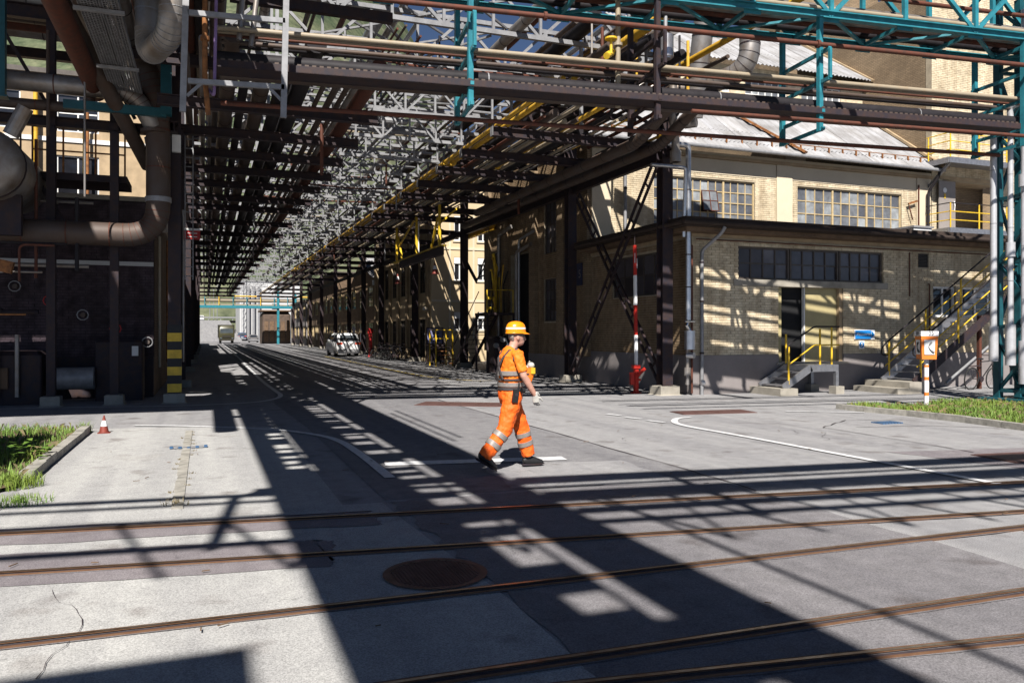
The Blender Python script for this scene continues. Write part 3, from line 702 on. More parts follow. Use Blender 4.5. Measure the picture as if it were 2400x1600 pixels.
wall(t, 'rear_wall', (0,36.6,0), EX, (0,1,0), 12.8, 29.0, 0, 9.3, 'brick_far')
corr_roof(t, 12.4, 29.1, 24.75, 8.62, 29.1, 11.85, 2.0)
MB().tube([(12.4,24.68,8.6),(29.0,24.68,8.56)], .07, 10).build('gutter', 'steel_grey', t)
for k in range(24): MB().box(12.8+k*.7,12.84+k*.7,25.15,25.22,8.93,9.13).build('snow_guard_post', 'rust_orange', t)
MB().tube([(12.5,25.18,9.14),(29.0,25.18,9.14)], .016, 6).build('snow_guard_rail', 'rust_orange', t)
MB().beam((21.8,24.75,8.75),(19.9,29.1,12.0),.22,.08).build('roof_strip', 'rust_orange', t)
MB().beam((29.05,24.6,8.66),(29.05,29.1,12.0),.3,.1).build('verge', 'trim_tan', t)
wall(t, 'clerestory', (0,29.15,0), EX, NF, 17.8, 29.0, 11.7, 13.5, 'brick_yellow', [(19.2+3.1*k, 21.5+3.1*k, 12.3, 13.1) for k in range(3)])
for k in range(3): window(t, (0,29.15,0), EX, NF, 19.2+3.1*k, 21.5+3.1*k, 12.3, 13.1, 6, 1, 'frame_white', 'glass_dirty', .05)
wall(t, 'gable', (17.8,0,0), EY, NS, 29.15, 38, 9.3, 13.4, 'render_white')
corr_roof(t, 17.6, 29.0, 28.6, 13.5, 33.6, 16.9, 2.0)
MB().poly([(17.8,29.15,13.4),(17.8,33.6,16.8),(17.8,38,13.4)]).build('gable_top', 'render_white', t)
MB().beam((29.05,28.5,13.45),(29.05,33.6,17),.25,.1).build('verge', 'trim_tan', t)
corr_roof(t, 12.6, 17.6, 29.1, 11.85, 33.6, 13.5, 2.2)
MB().poly([(29,29.15,11.6),(29,33.6,11.6),(29,33.6,16.7),(29,29.15,13.4)]).build('gable_top', 'brick_far', t)
# downpipes and lamp bracket on the hall front
for (x, lab, mt, y0) in ((14.2, 'pale bent rain downpipe on the hall front left of its first window', 'steel_light', 25.2), (28.75, 'black rain downpipe on the hall front right of its second window', 'pipe_black', 25.15)):
    dp = thing('downpipe', lab, 'downpipe', (x, y0, 4.9))
    MB().tube(bend([(x,24.7,8.5),(x,24.75,8.3),(x-.12,y0,7.7),(x-.12,y0,4.95)], .12), .06, 10).build('pipe', mt, dp, smooth=True)
    for z in (5.4, 6.9): MB().tube([(x-.12,y0,z),(x-.12,y0,z+.05)], .075, 10).build('bracket', 'steel_dark', dp)
MB().tube([(28.2,25.25,5.0),(28.2,25.25,8.0)], .03, 6).build('thin_conduit', 'rust', label='thin rusty conduit on the hall front by the black downpipe', cat='conduit')
br = thing('wall_bracket', 'rusty steel bracket with hanging chain on the hall front', 'bracket', (27.8,25.3,7.3))
MB().beam((27.55,25.2,7.15),(28.05,25.2,7.3),.05,.08).build('arm', 'rust_orange', br); MB().beam((27.58,25.2,7.1),(27.8,25.2,6.5),.03,.04).build('chain', 'rust', br)

# ---- stair tower on the right with two platforms
t = thing('stair_tower', 'sunlit yellow brick stair tower with two steel platforms', 'building', (33,28,0))
hol = [(29.7,33.2,5.9,8.35)]
brick_wall(t, (0,HY,0), EX, NF, 29.05, 37, 4.6, 17, 'brick_yellow', hol)
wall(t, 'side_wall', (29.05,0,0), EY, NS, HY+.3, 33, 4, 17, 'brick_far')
wall(t, 'recess_back', (0,HY+1.2,0), EX, NF, 29.3, 33.6, 5.8, 8.5, 'brick_far')
MB().box(29.5,33.4,HY-.02,HY+1.3,8.36,8.5).build('recess_lintel', 'trim_tan', t)
d = MB().beam((29.75,HY-.15,6.1),(29.75,HY-.15,8.25),.95,.05,up=(0,1,0)).build('door', 'door_grey', t)
MB().tube([(30.1,HY-.22,7.0),(30.1,HY-.26,7.2),(30.1,HY-.22,7.4)], .02, 6).build('handle', 'white_paint', d)
MB().disc((0,0,0), .1, 16).build('notice', 'frame_white', d) if False else None
MB().tube([(29.6,HY-.19,7.85),(29.6,HY-.185,7.85)], .11, 16).build('round_notice', 'frame_white', d)
MB().box(29.55,29.65,HY-.19,HY-.185,7.5,7.7).build('tag_sticker', 'yellow', d)
def platform(label, z, x0, x1, y0):
    p = thing('steel_platform', label, 'platform', (x0, y0, z))
    MB().box(x0,x1,y0,HY-.02,z-.03,z).build('deck', 'galvanised', p)
    MB().box(x0-.03,x1,y0-.06,y0,z-.2,z+.03).build('edge_beam', 'galvanised', p)
    MB().box(x0-.06,x0,y0,HY-.02,z-.2,z+.03).build('edge_beam', 'galvanised', p)
    n = 3
    for k in range(n):
        xx = x0+.03+k*(x1-x0)/n; MB().tube([(xx,y0-.02,z),(xx,y0-.02,z+1.05)], .03, 8).build('post', 'yellow', p)
    MB().tube([(x0+.03,HY-.2,z),(x0+.03,HY-.2,z+1.05)], .03, 8).build('post', 'yellow', p)
    for h, mt in ((1.05,'pipe_black' if z < 7 else 'yellow'),(.7,'yellow'),(.35,'yellow')):
        MB().tube([(x1,y0-.02,z+h),(x0+.03,y0-.02,z+h),(x0+.03,HY-.1,z+h)], .022, 6).build('rail', mt, p)
    MB().beam((x0+.2,HY-.05,z-1.0),(x0+.2,y0+.1,z-.1),.08,.1).build('brace', 'steel_grey', p)
platform('lower steel platform with yellow railing in front of the tower door', 6.05, 28.6, 33.5, 24.1)
platform('upper steel platform with yellow railing on the stair tower', 8.95, 28.6, 33.5, 24.1)

# ---- tall brick building behind the hall
t = thing('tall_brick_building', 'tall brown brick building with gabled corrugated roof behind the teal truss', 'building', (34,40,0))
wall(t, 'front_wall', (0,35.2,0), EX, NF, 29.6, 46, 8, 19.5, 'brick_far', [(31.2,33.1,15.9,18.3)])
MB().poly([(29.6,35.2,19.5),(37.5,35.2,19.5),(33.5,35.2,23.5)]).build('gable_top', 'brick_far', t)
wall(t, 'side_wall', (29.6,0,0), EY, NS, 35.5, 50, 8, 19.5, 'brick_far')
lv = wall(t, 'louvre', (0,35.3,0), EX, NF, 31.2, 33.1, 15.9, 18.3, 'black', th=.1)
for k in range(14): MB().beam((31.25,35.2,16.0+k*.165),(33.05,35.2,16.0+k*.165),.14,.03).build('slat', 'frame_dark', lv)
MB().beam((28.8,34.8,19.2),(33.6,34.8,24.1),.3,.16).build('verge', 'trim_tan', t); MB().beam((33.5,34.8,24.1),(38.4,34.8,19.2),.3,.16).build('verge', 'trim_tan', t)
corr_roof(t, 36.5, 47, 33.2, 18.6, 38, 22, 2.6, 1.5)
wall(t, 'upper_wall', (0,33.6,0), EX, NF, 36.5, 47, 12, 18.7, 'brick_far')

# ------------------------------------------------------------------ pipe rack over the street
ORD = ['first','second','third','fourth','fifth','sixth','seventh','eighth','ninth','tenth','eleventh','twelfth','thirteenth','fourteenth','fifteenth','sixteenth','seventeenth','eighteenth','nineteenth','twentieth']
def column(parent, x, y, z1, w=.34, mat='steel_dark', base=True, bw=.62, bh=.26, z0=None):
    c = MB(); b0 = bh if base else 0
    c.beam((x,y-w/2+.012,b0),(x,y-w/2+.012,z1),w*.95,.024,up=(0,1,0)); c.beam((x,y+w/2-.012,b0),(x,y+w/2-.012,z1),w*.95,.024,up=(0,1,0)); c.beam((x,y,b0),(x,y,z1),.02,w-.05,up=(0,1,0))
    co = c.build('column', mat, parent)
    if base:
        MB().rings([(0,x-bw/2-.05,x+bw/2+.05,y-bw/2-.05,y+bw/2+.05,.03),(.03,x-bw/2,x+bw/2,y-bw/2,y+bw/2,.03),(bh-.02,x-bw/2,x+bw/2,y-bw/2,y+bw/2,.02),(bh,x-bw/2+.02,x+bw/2-.02,y-bw/2+.02,y+bw/2-.02,.02)]).build('pedestal', 'concrete', parent)
    return co
XL, XR, ZB, ZT0, ZT1 = -.7, 12.1, 7.0, 9.6, 10.9
def frame_proto(label):
    f = thing('pipe_rack_frame', label, 'steel frame', (0,0,0), 'steel frames of the street pipe rack')
    MB().ibeam((-1.0,0,ZB),(4.0,0,ZB),.2,.24,.022).build('bracket_beam', 'steel_dark', f)
    MB().ibeam((7.0,0,ZB),(12.4,0,ZB),.2,.24,.022).build('bracket_beam', 'steel_dark', f)
    MB().box(6.985,7.0,-.1,.1,ZB-.12,ZB+.12).build('lit_end_plate', 'steel_light', f)  # lighter plate paints the sunlit end face onto the dark beam
    ch = MB(); tr = ch.beam((-1.0,0,ZT0),(12.4,0,ZT0),.12,.12).build('truss', 'steel_light', f)
    MB().beam((-1.0,0,ZT1),(12.4,0,ZT1),.12,.12).build('top_chord', 'steel_light', tr)
    n = 10; dx = 13.4/n
    for k in range(n+1):
        x = -1+k*dx; MB().beam((x,0,ZT0+.06),(x,0,ZT1-.06),.07,.07).build('post', 'steel_light', tr)
        if k < n:
            a, c = ((x, ZT0), (x+dx, ZT1)) if (k % 2) else ((x, ZT1), (x+dx, ZT0)); MB().beam((a[0],.02,a[1]),(c[0],.02,c[1]),.06,.08).build('diagonal', 'steel_light', tr)
    mt = MB().beam((3.9,.12,7.3),(7.1,.12,7.3),.09,.09).build('middle_truss', 'steel_light', f)
    MB().beam((3.4,.12,8.12),(7.6,.12,8.12),.09,.09).build('top_chord', 'steel_light', mt)
    for k in range(5):
        x = 3.95+k*.775; MB().beam((x,.12,7.35),(x,.12,8.07),.05,.05).build('post', 'steel_light', mt)
        if k < 4:
            a, c = ((x,7.3),(x+.775,8.12)) if k % 2 else ((x,8.12),(x+.775,7.3)); MB().beam((a[0],.14,a[1]),(c[0],.14,c[1]),.045,.05).build('diagonal', 'steel_light', mt)
    for x in (1.6, 9.6): MB().beam((x,.03,ZB+.12),(x,.03,ZT0-.06),.08,.08).build('hanger', 'steel_grey', f)
    return f
YB = [19.6,22.3,24.9,27.4,30,33,35.6,40.3,45,50,54.5,60,65,72,80,90,100,110,120]
f0 = frame_proto('nearest steel frame of the street rack, its beams starting at the crossing')
f0.location = (0,19.6,0)
for i, y in enumerate(YB[1:]):
    dup(f0, (0,y,0), None, '%s steel frame of the street rack counting from the crossing' % ORD[i+1])
colR = [19.4,25.6,38,48,58,65,72,80,90,100,110,120]
for i, y in enumerate(colR):
    t = thing('rack_column', '%s dark steel column from the crossing on the right side of the street' % ORD[i], 'column', (XR,y,0), 'dark steel columns on the right')
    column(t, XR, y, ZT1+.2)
for i, y in enumerate([27.4,38,48,58,68,80,95,110]):
    t = thing('rack_column', '%s dark steel column behind the striped one on the left side of the street' % ORD[i], 'column', (XL,y,0), 'dark steel columns on the left')
    column(t, XL, y, ZT1+.2, .28)
for x, z, lab in ((XL,ZB-.25,'left lower'),(XR,ZB-.25,'right lower'),(XL,ZT0-.2,'left upper'),(XR,ZT0-.2,'right upper')):
    MB().ibeam((x,19 if x > 5 else 21,z),(x,122,z),.16,.26,.02).build('rack_girder', 'steel_dark', label='%s long girder of the street pipe rack' % lab, cat='girder')
# wind bracing between the trusses
for i in range(len(YB)-7):
    y0, y1 = YB[i], YB[i+1]
    t = thing('wind_bracing', 'crossed light steel bracing behind the %s truss of the street rack' % ORD[i], 'bracing', (5.5,y0,ZT1), 'wind bracing of the rack')
    for (a, c) in (((3.0,y0),(5.7,y1)), ((5.7,y0),(3.0,y1)), ((5.7,y0),(8.4,y1)), ((8.4,y0),(5.7,y1))):
        MB().beam((a[0],a[1]+.07,ZT1-.09),(c[0],c[1]-.07,ZT1-.09),.06,.06).build('brace', 'steel_light', t)
    for (a, c) in (((4.2,y0),(5.6,y1)), ((7,y0),(5.6,y1))):
        MB().beam((a[0],a[1]+.07,ZT0-.08),(c[0],c[1]-.07,ZT0-.08),.05,.05).build('brace', 'steel_grey', t)
PIPES = 0
def pipe(pts, r, mat, label, bands=0, bandmat=None, group=None, n=12, name='pipe', flange=0):
    """one pipe; bands > 0 adds jacket seams every `bands` metres of straight run"""
    o = MB().tube(pts, r, n).build(name, mat, None, smooth=True, label=label, cat='pipe', group=group)
    if bands or flange:
        P = [Vector(p) for p in pts]
        bm_ = MB()
        for i in range(len(P)-1):
            L = (P[i+1]-P[i]).length
            if L < .3 and bands: bm_.tube([P[i]-(P[i+1]-P[i]).normalized()*.006, P[i]+(P[i+1]-P[i]).normalized()*.006], r*1.03, n); continue
            step = bands or flange; k = 1
            while k*step < min(L, 60):
                c = P[i]+(P[i+1]-P[i]).normalized()*k*step; d = (P[i+1]-P[i]).normalized()*(.012 if bands else .03); bm_.tube([c-d, c+d], r*(1.035 if bands else 1.7), n); k += 1
        if bm_.v: bm_.build('seams' if bands else 'flanges', bandmat or mat, o, kind='stuff')
    return o
random.seed(11)
def bundle(x0, x1, z, y0, y1, rmin, rmax, mats, label, group, gap=.04, skip=.0):
    x = x0; kk = 0
    while x < x1:
        r = random.uniform(rmin, rmax)*random.choice((1,1,.6)); x += r
        if x+r > x1: break
        if random.random() > skip:
            mt = random.choice(mats); ins = mt.startswith('insul'); ye = y1-random.choice((0,0,10,25))
            pipe([(x,y0+random.uniform(-1.5,1.5),z+r),(x,ye,z+r)], r, mt, label % ORD[kk], bands=1.6 if ins and r > .11 else 0, bandmat='steel_dark', group=group, flange=0 if ins else random.choice((0,7)), n=12 if r > .1 else 8)
            kk += 1
        x += r+random.uniform(.02, gap)
bundle(-.45, 3.9, ZB+.13, 17.0, 122, .06, .24, ['insul_dark','insul_dark','pipe_black','rust','insul','rust','insul_dark'], '%s pipe from the left in the lower bundle over the street left half', 'lower left pipe bundle', .2)
bundle(-.6, 3.2, ZT0+.07, 17.5, 120, .06, .22, ['insul','insul_dark','rust','pipe_black'], '%s pipe from the left in the upper bundle over the street left half', 'upper left pipe bundle', .4, .4)
bundle(7.9, 10.2, ZB+.13, 18.4, 115, .04, .11, ['insul_dark','rust','insul','pipe_black','pipe_cream'], '%s pipe from the left in the lower bundle over the street right half', 'lower right pipe bundle', .2)
bundle(7.6, 12.0, ZT0+.07, 18, 118, .07, .24, ['insul','insul_dark','pipe_black','rust'], '%s pipe from the left in the upper bundle over the street right half', 'upper right pipe bundle', .5, .3)
bundle(-.6, 12.0, ZT1+.07, 20, 118, .06, .2, ['insul','insul_dark','galvanised','rust'], '%s pipe from the left lying on top of the street rack trusses', 'pipes on top of the rack', 1.2, .4)
for x, r, lab in ((7.16,.055,'outermost yellow gas pipe on the ends of the right bracket beams'), (7.42,.07,'second yellow gas pipe beside the outermost one on the right beams'), (8.95,.06,'third yellow gas pipe among grey pipes on the right beams')):
    pipe([(x,15.5,ZB+.13+r),(x,118,ZB+.13+r)], r, 'pipe_yellow', lab, flange=9)
pipe(bend([(10.75,16.6,7.5),(10.75,18.6,6.8),(10.75,32,6.82)], .5), .16, 'insul_dark', 'big insulated duct hanging under the right beams, farther from the wall', bands=1.3, bandmat='black', n=18)
pipe(bend([(11.45,16.2,7.6),(11.45,18.6,6.78),(11.45,36,6.8)], .5), .15, 'insul_dark', 'big insulated duct hanging under the right beams, next to the columns', bands=1.3, bandmat='black', n=18)
# hanging cable conduits and lamps in the open middle of the rack
for k, (x, y) in enumerate([(5.4,24.2),(5.4,34),(5.4,44),(5.4,54),(5.4,64)]):
    t = thing('street_luminaire', '%s lamp hanging in the open middle of the street rack' % ORD[k], 'lamp', (x,y,8.2), 'lamps under the rack')
    MB().tube([(x,y,9.5),(x,y,8.3)], .05, 8).build('stem', 'galvanised', t)
    MB().rings([(8.18,x-.45,x+.45,y-.09,y+.09,.08),(8.24,x-.5,x+.5,y-.12,y+.12,.1),(8.33,x-.4,x+.4,y-.08,y+.08,.07)]).build('housing', 'steel_grey', t)
# middle level of short brackets and pipes on the right
for k, y in enumerate((18.9,21.5,24.1,26.7,29.3,32,36,41,46,51)):
    t = thing('rack_bracket', '%s upper bracket on the right columns, between beams and trusses' % ORD[k], 'bracket', (10.5,y,8.3)); MB().ibeam((8.6,y,8.3),(12.4,y,8.3),.14,.18,.018).build('arm', 'steel_dark', t)
    MB().beam((11.9,y,7.2),(9.4,y,8.2),.07,.07).build('stay', 'steel_dark', t)
bundle(8.8, 12.0, 8.4, 16.5, 95, .04, .14, ['insul_dark','rust','insul','pipe_black','insul_dark'], '%s pipe from the left on the upper right brackets of the street rack', 'middle right pipe bundle', .22)
for k in range(8):
    x = 8.9+k*.42; pipe(bend([(x,17.6+.25*(k%3),9.4),(x,17.6+.25*(k%3),7.6-.12*(k%4)),(x,20.5+k*.3,7.55-.12*(k%4))], .2), .03+.012*(k%3), ('insul','rust','pipe_black','pipe_yellow')[k % 4], '%s small pipe dropping from the upper right brackets at the crossing' % ORD[k], n=8)
# thin conduits strung across the open middle and drop rods
random.seed(13)
for k in range(16):
    y = 20.5+k*2.3; z = random.choice((7.6,8.4,8.9,9.3)); pipe([(random.uniform(2.5,4),y,z),(5.5,y+random.uniform(-.2,.2),z-random.uniform(.02,.12)),(random.uniform(7,9),y,z)], random.uniform(.018,.045), random.choice(['steel_light','rust','pipe_cream','steel_grey']), '%s thin conduit across the open middle of the street rack' % ORD[k], n=6)
for k in range(12):
    x = random.uniform(4.0,7.2); pipe([(x,19.5,8.2+k*.11),(x+random.uniform(-.15,.15),70,8.2+k*.11)], random.uniform(.02,.05), random.choice(['insul_dark','rust','steel_grey','pipe_black']), '%s thin line running along the open middle of the street rack' % ORD[k], n=6)
for k in range(20):
    y = 19.8+k*1.9; z = (8.35,9.2,10.3)[k % 3]; t = thing('rack_strut', '%s light strut across the street rack between its frames' % ORD[k], 'strut', (3,y,z))
    MB().beam((2.6,y,z),(7.9,y+random.uniform(-.3,.3),z),.07,.07).build('bar', 'steel_light', t); MB().beam((3.4+.2*(k%4),y,z),(5.4,y+1.2,z+.5),.05,.05).build('brace', 'steel_light', t); MB().beam((6.6,y,z),(5.4,y+1.2,z+.5),.05,.05).build('brace', 'steel_grey', t)
for k in range(18):
    x = random.uniform(1,11.5); y = random.uniform(20,50); z1 = random.choice((9.5,7.0)); pipe([(x,y,z1),(x,y,z1-random.uniform(.5,1.4))], random.uniform(.02,.045), random.choice(['steel_light','pipe_black','insul','rust']), '%s short drop pipe hanging under the street rack' % ORD[k], n=7)
# yellow pipes higher up by the crossing
pipe([(10.15,9,9.25),(10.15,30,9.25)], .13, 'pipe_yellow', 'thick yellow pipe crossing above the teal truss pipes', flange=0, bands=3)
pipe([(10.45,11,9.15),(10.45,26,9.15)], .12, 'insul', 'grey insulated pipe right beside the thick yellow one at the crossing', bands=2)
pipe([(12.15,9,9.05),(12.0,19,8.95),(12.0,30,8.9)], .085, 'pipe_yellow', 'thinner yellow pipe sloping across the sky gap beside the teal truss')
pipe(bend([(14.1,21,8.4),(14.1,20.2,12.0),(15.5,20.1,12.0),(15.5,20.0,9.75),(14.6,21.6,9.5),(12.6,22.6,9.5)], .75), .31, 'insul', 'very large insulated duct making a U bend beside the sky gap', bands=.8, bandmat='steel_dark', n=20)

# ------------------------------------------------------------------ teal truss bridge with its pipes, across the street
BD = Vector((.993,-.119,0)); BN = Vector((.119,.993,0)); B0 = Vector((17.7,12.95,0))
def bp(s, o, z): q = B0+BD*s*.9+BN*o*.93; return Vector((q.x, q.y, 1.74+(z-1.74)*.9))
t = thing('teal_truss_bridge', 'teal steel lattice truss carrying pipes across the street', 'truss', bp(-8,0,9.1)); TB = t
Z0, Z1, P = 9.34, 11.4, 2.1
for o in (0, 1.5):
    for z in (Z0, Z1):
        c = MB(); c.ibeam(bp(-23,o,z), bp(7,o,z), .16, .16, .022); c.build('chord', 'teal', t)
    for k in range(-10,4):
        s = k*P+.6; MB().beam(bp(s,o,Z0+.07), bp(s,o,Z1-.07), .1, .09).build('post', 'teal', t)
        a, c = (s, s+P) if k % 2 else (s+P, s); MB().beam(bp(a,o+.02,Z0), bp(c,o+.02,Z1), .08, .09).build('diagonal', 'teal', t)
        MB().beam(bp(s,o,Z0-.02)-BD*.2, bp(s,o,Z0-.02)+BD*.2, .012, .26, up=(0,0,1)).build('gusset', 'teal', t)
for k in range(-10,4):
    s = k*P+.6
    for z in (Z0, Z1):
        MB().beam(bp(s,.05,z), bp(s,1.45,z), .08, .08).build('cross_bar', 'teal', t)
        a, c = (.05,1.45) if k % 2 else (1.45,.05); MB().beam(bp(s,a,z+.01), bp(s+P,c,z+.01), .08, .05).build('plan_brace', 'teal', t)
for s in (-14.5,-10.2,-6.0,.0):
    h = thing('pipe_hanger', {-14.5:'teal pipe hanger over the street middle, left of the yellow pipes', -10.2:'dark pipe hanger under the truss behind the silver can', -6.0:'teal pipe hanger in front of the corrugated hall roof', .0:'teal pipe hanger beside the right lattice column'}[s], 'hanger', bp(s,.7,6.6))
    mt = 'steel_dark' if s == -10.2 else 'teal'
    for o in (0, 1.5): MB().beam(bp(s,o,6.55), bp(s,o,9.25), .1, .1).build('upright', mt, h)
    for z in (6.6, 7.02, 7.72, 8.42): MB().beam(bp(s+.02,-.35 if z > 7.5 else -.12,z), bp(s+.02,1.62,z), .07, .07).build('arm', mt, h)
    MB().beam(bp(s+.02,-.35,7.72), bp(s+.02,-.35,8.42), .06, .06).build('upright', mt, h)
def bpipe(o, z, r, mat, label, s0=-19.6, s1=.6, **k): return pipe([bp(s0,o,z), bp(s1,o,z)], r, mat, label, **k)
bpipe(-.3, 8.5, .05, 'rust', 'rust red pipe running just under the teal truss', s1=4, flange=6)
bpipe(.2, 7.82, .05, 'pipe_cream', 'nearest cream pipe of the crossing bundle', s1=4)
bpipe(.36, 7.8, .03, 'pipe_cream', 'thin cream pipe second in the crossing bundle')
bpipe(.5, 7.79, .03, 'rust', 'thin rusty pipe third in the crossing bundle')
bpipe(.95, 7.82, .045, 'insul_dark', 'dark pipe at the back of the crossing bundle')
bpipe(1.2, 7.84, .05, 'pipe_black', 'thin black pipe behind the cream pipes')
bpipe(.35, 7.25, .14, 'pipe_black', 'thick black pipe across the street below the cream pipes', bands=5, bandmat='steel_grey')
bpipe(1.05, 7.2, .12, 'insul_dark', 'dark insulated pipe across the street behind the thick black one', bands=3, s1=-.2)
bpipe(-.28, 6.72, .04, 'rust', 'rust red pipe clipped under the cable tray', s0=-9.5)
bpipe(.9, 6.52, .045, 'rust', 'lowest rust red pipe across the street', s1=.2)
bpipe(.75, 9.72, .2, 'insul', 'big insulated pipe lying inside the teal truss', s0=-23, s1=6, bands=2, bandmat='steel_grey', n=16)
bpipe(1.1, 9.6, .08, 'rust', 'rust red pipe lying inside the teal truss', s0=-23, s1=6)
for k, (o, z, r, mt) in enumerate(((.05,9.52,.05,'pipe_cream'),(.35,9.54,.06,'pipe_black'),(1.4,9.58,.08,'pipe_black'),(.6,10.2,.05,'rust'))):  # slim pipes added to thicken the shadow on the annex wall
    bpipe(o, z, r, mt, '%s slim pipe added inside the teal truss to shade the annex' % ORD[k], s0=-23, s1=6)
t = thing('cable_tray', 'long perforated cable tray crossing the street below the black pipes', 'cable tray', bp(-10,.2,7.0))
for o in (-.1, .45):
    MB().beam(bp(-19.6,o,7.02), bp(-.2,o,7.02), .012, .13).build('tray_side', 'steel_dark', t)
MB().beam(bp(-19.6,.175,6.965), bp(-.2,.175,6.965), .53, .012).build('tray_floor', 'steel_dark', t)
mb = MB()
for k in range(133): s = -19.5+k*.145; mb.beam(bp(s,-.1,7.1), bp(s+.08,-.1,7.1), .014, .03)
mb.build('tray_slots', 'insul_dark', t, kind='stuff')
for o in (0, .12, .24): MB().tube([bp(-19.6,o+.05,7.0), bp(-.3,o+.05,7.0)], .035, 6).build('cable', 'rubber', t)
# small items at the crossing
pipe([bp(-10.9,.6,9.4), bp(-10.9,.6,6.95)], .055, 'pipe_cream', 'white vertical pipe dropping through the crossing bundle', flange=.9)
t = thing('silver_can', 'shiny silver insulated can hanging at the crossing', 'valve box', bp(-9.9,.2,8.1))
MB().tube([bp(-9.9,.2,8.05), bp(-9.9,.2,8.55)], .165, 20).build('jacket', 'aluminium', t, smooth=True); MB().tube([bp(-9.9,.2,8.01), bp(-9.9,.2,8.05)], .12, 16).build('cap', 'aluminium', t); MB().tube([bp(-9.9,.2,8.55), bp(-9.9,.2,9.0)], .04, 8).build('stem', 'steel_grey', t)
t = thing('yellow_valve', 'yellow valve with round wheel on the cream pipes', 'valve', bp(-11,.4,8.2))
MB().tube([bp(-11.3,.3,8.0), bp(-11.0,.7,8.25)], .07, 10).build('body', 'yellow', t); MB().tube([bp(-11.15,.4,8.1), bp(-11.15,.4,8.45)], .03, 8).build('stem', 'yellow', t)
MB().tube([bp(-11.15,.4,8.42), bp(-11.15,.4,8.46)], .13, 16).build('handwheel', 'yellow', t)
# lattice column at the right end
t = thing('lattice_column', 'teal lattice column standing at the right end of the truss', 'column', (18.9,14.2,0)); LC = t
for (x, y) in ((18.7,14.35),(19.35,14.27),(18.5,12.85),(19.2,12.75)):
    MB().beam((x,y,.06),(x,y,10.2),.16,.16).build('leg', 'teal_dark', t)
for k in range(6):
    z = .3+k*1.6
    for (a, c) in (((18.7,14.35),(19.35,14.27)), ((18.5,12.85),(19.2,12.75)), ((18.5,12.85),(18.7,14.35)), ((19.2,12.75),(19.35,14.27))):
        MB().beam((a[0],a[1],z),(c[0],c[1],z),.08,.08).build('lattice_bar', 'teal_dark', t)
        p, q = (a, c) if k % 2 else (c, a); MB().beam((p[0],p[1],z),(q[0],q[1],z+1.6),.07,.07).build('lattice_diagonal', 'teal_dark', t)
MB().beam((18.7,14.28,1.45),(19.6,14.1,.15),.1,.1).build('foot_brace', 'teal_dark', t)
MB().box(18.3,19.9,12.5,14.6,.02,.12).build('base_plate', 'teal_dark', t)
# silver pipes on the lattice column
def vpipe(x, y, z0, z1, r, label, extra=()):
    t = thing('insulated_riser', label, 'pipe', (x,y,z0))
    MB().tube([(x,y,z0),(x,y,z1)], r, 16).build('jacket', 'riser_metal', t, smooth=True)
    z = z0+.7
    while z < z1: MB().tube([(x,y,z),(x,y,z+.02)], r*1.04, 16).build('seam', 'steel_grey', t); z += 1.3
    for (a, c, rr) in extra: MB().tube([(x,y,a),(x,y,c)], rr, 18).build('valve_jacket', 'riser_metal', t, smooth=True)
    return t
vpipe(18.02,13.95,1.1,6.9,.075, 'leftmost shiny riser pipe beside the teal lattice column', ((1.05,1.9,.105),))
vpipe(18.38,13.78,1.0,7.1,.065, 'middle shiny riser pipe beside the teal lattice column', ((.95,1.95,.115),(3.6,3.95,.105)))
r3 = vpipe(18.62,13.6,.55,9.6,.075, 'rightmost shiny riser pipe beside the teal lattice column', ((.5,1.55,.125),(5.3,5.6,.12)))
MB().tube(bend([(18.38,13.78,7.0),(18.36,13.79,7.25),(18.55,13.2,7.4),(20.5,12.7,7.6)], .2), .07, 14).build('elbow_run', 'riser_metal', r3, smooth=True)

# ------------------------------------------------------------------ further bridges and pipes over the crossing
for k, (y, z, r, mt) in enumerate(((7.6,9.0,.05,'rust'),(8.3,9.05,.07,'pipe_cream'),(8.75,9.0,.04,'pipe_cream'),(9.6,9.1,.06,'pipe_black'),(10.1,8.9,.035,'rust'))):
    pipe([Vector((6,y,z))+BD*0, Vector((6,y,z))+BD*30], r, mt, '%s slim pipe of the row spanning high over the right half of the crossing' % ORD[k])
for k, (y, z, r, mt) in enumerate(((-.15,9.0,.17,'insul'),(-.62,9.05,.05,'rust'),(-1.0,9.0,.14,'insul_dark'),(-1.38,9.1,.06,'pipe_cream'),(-1.8,9.0,.1,'insul_dark'))):
    q = Vector((4,y,z)); pipe([q-BD*(14 if k in (1,3) else 4.0), q+BD*22], r, mt, '%s pipe of the bridge row over the rails behind the photographer' % ORD[k], bands=1.5 if mt.startswith('insul') else 0)
t = thing('pipe_bridge', 'steel beams carrying the pipe row over the rails behind the photographer', 'bridge', (4,-2,8.7))
for y in (-2.0,.05): q = Vector((4,y,8.72)); MB().ibeam(q-BD*14, q+BD*22, .08, .12, .02).build('beam', 'steel_dark', t)
for k in range(7): q = Vector((-8,-.9+1.44,8.6))+BD*k*5; MB().beam(q-BN*1.1, q+BN*1.1, .1, .12).build('cross_beam', 'steel_dark', t)
pipe([(.62,-8,8.8),(.62,-.6,8.8)], .035, 'rust', 'thin line running alone right of the overhead row behind the photographer')
t = thing('shadow_lattice', 'added zigzag bars for lattice shadow between the beams of the pipe row over the rails', 'bracing', (4,-1,8.7))  # zigzag added behind the view for fine lattice shadows on the road
for k in range(28):
    q = Vector((0,-.5,8.66))+BD*(k*.9-4); r_ = Vector((0,-2.3,8.66))+BD*(k*.9-3.55); MB().beam(q, r_, .05, .05).build('lattice_bar', 'steel_dark', t)
    if k % 2: MB().beam(r_, q+BD*.9, .05, .05).build('lattice_bar', 'steel_dark', t)
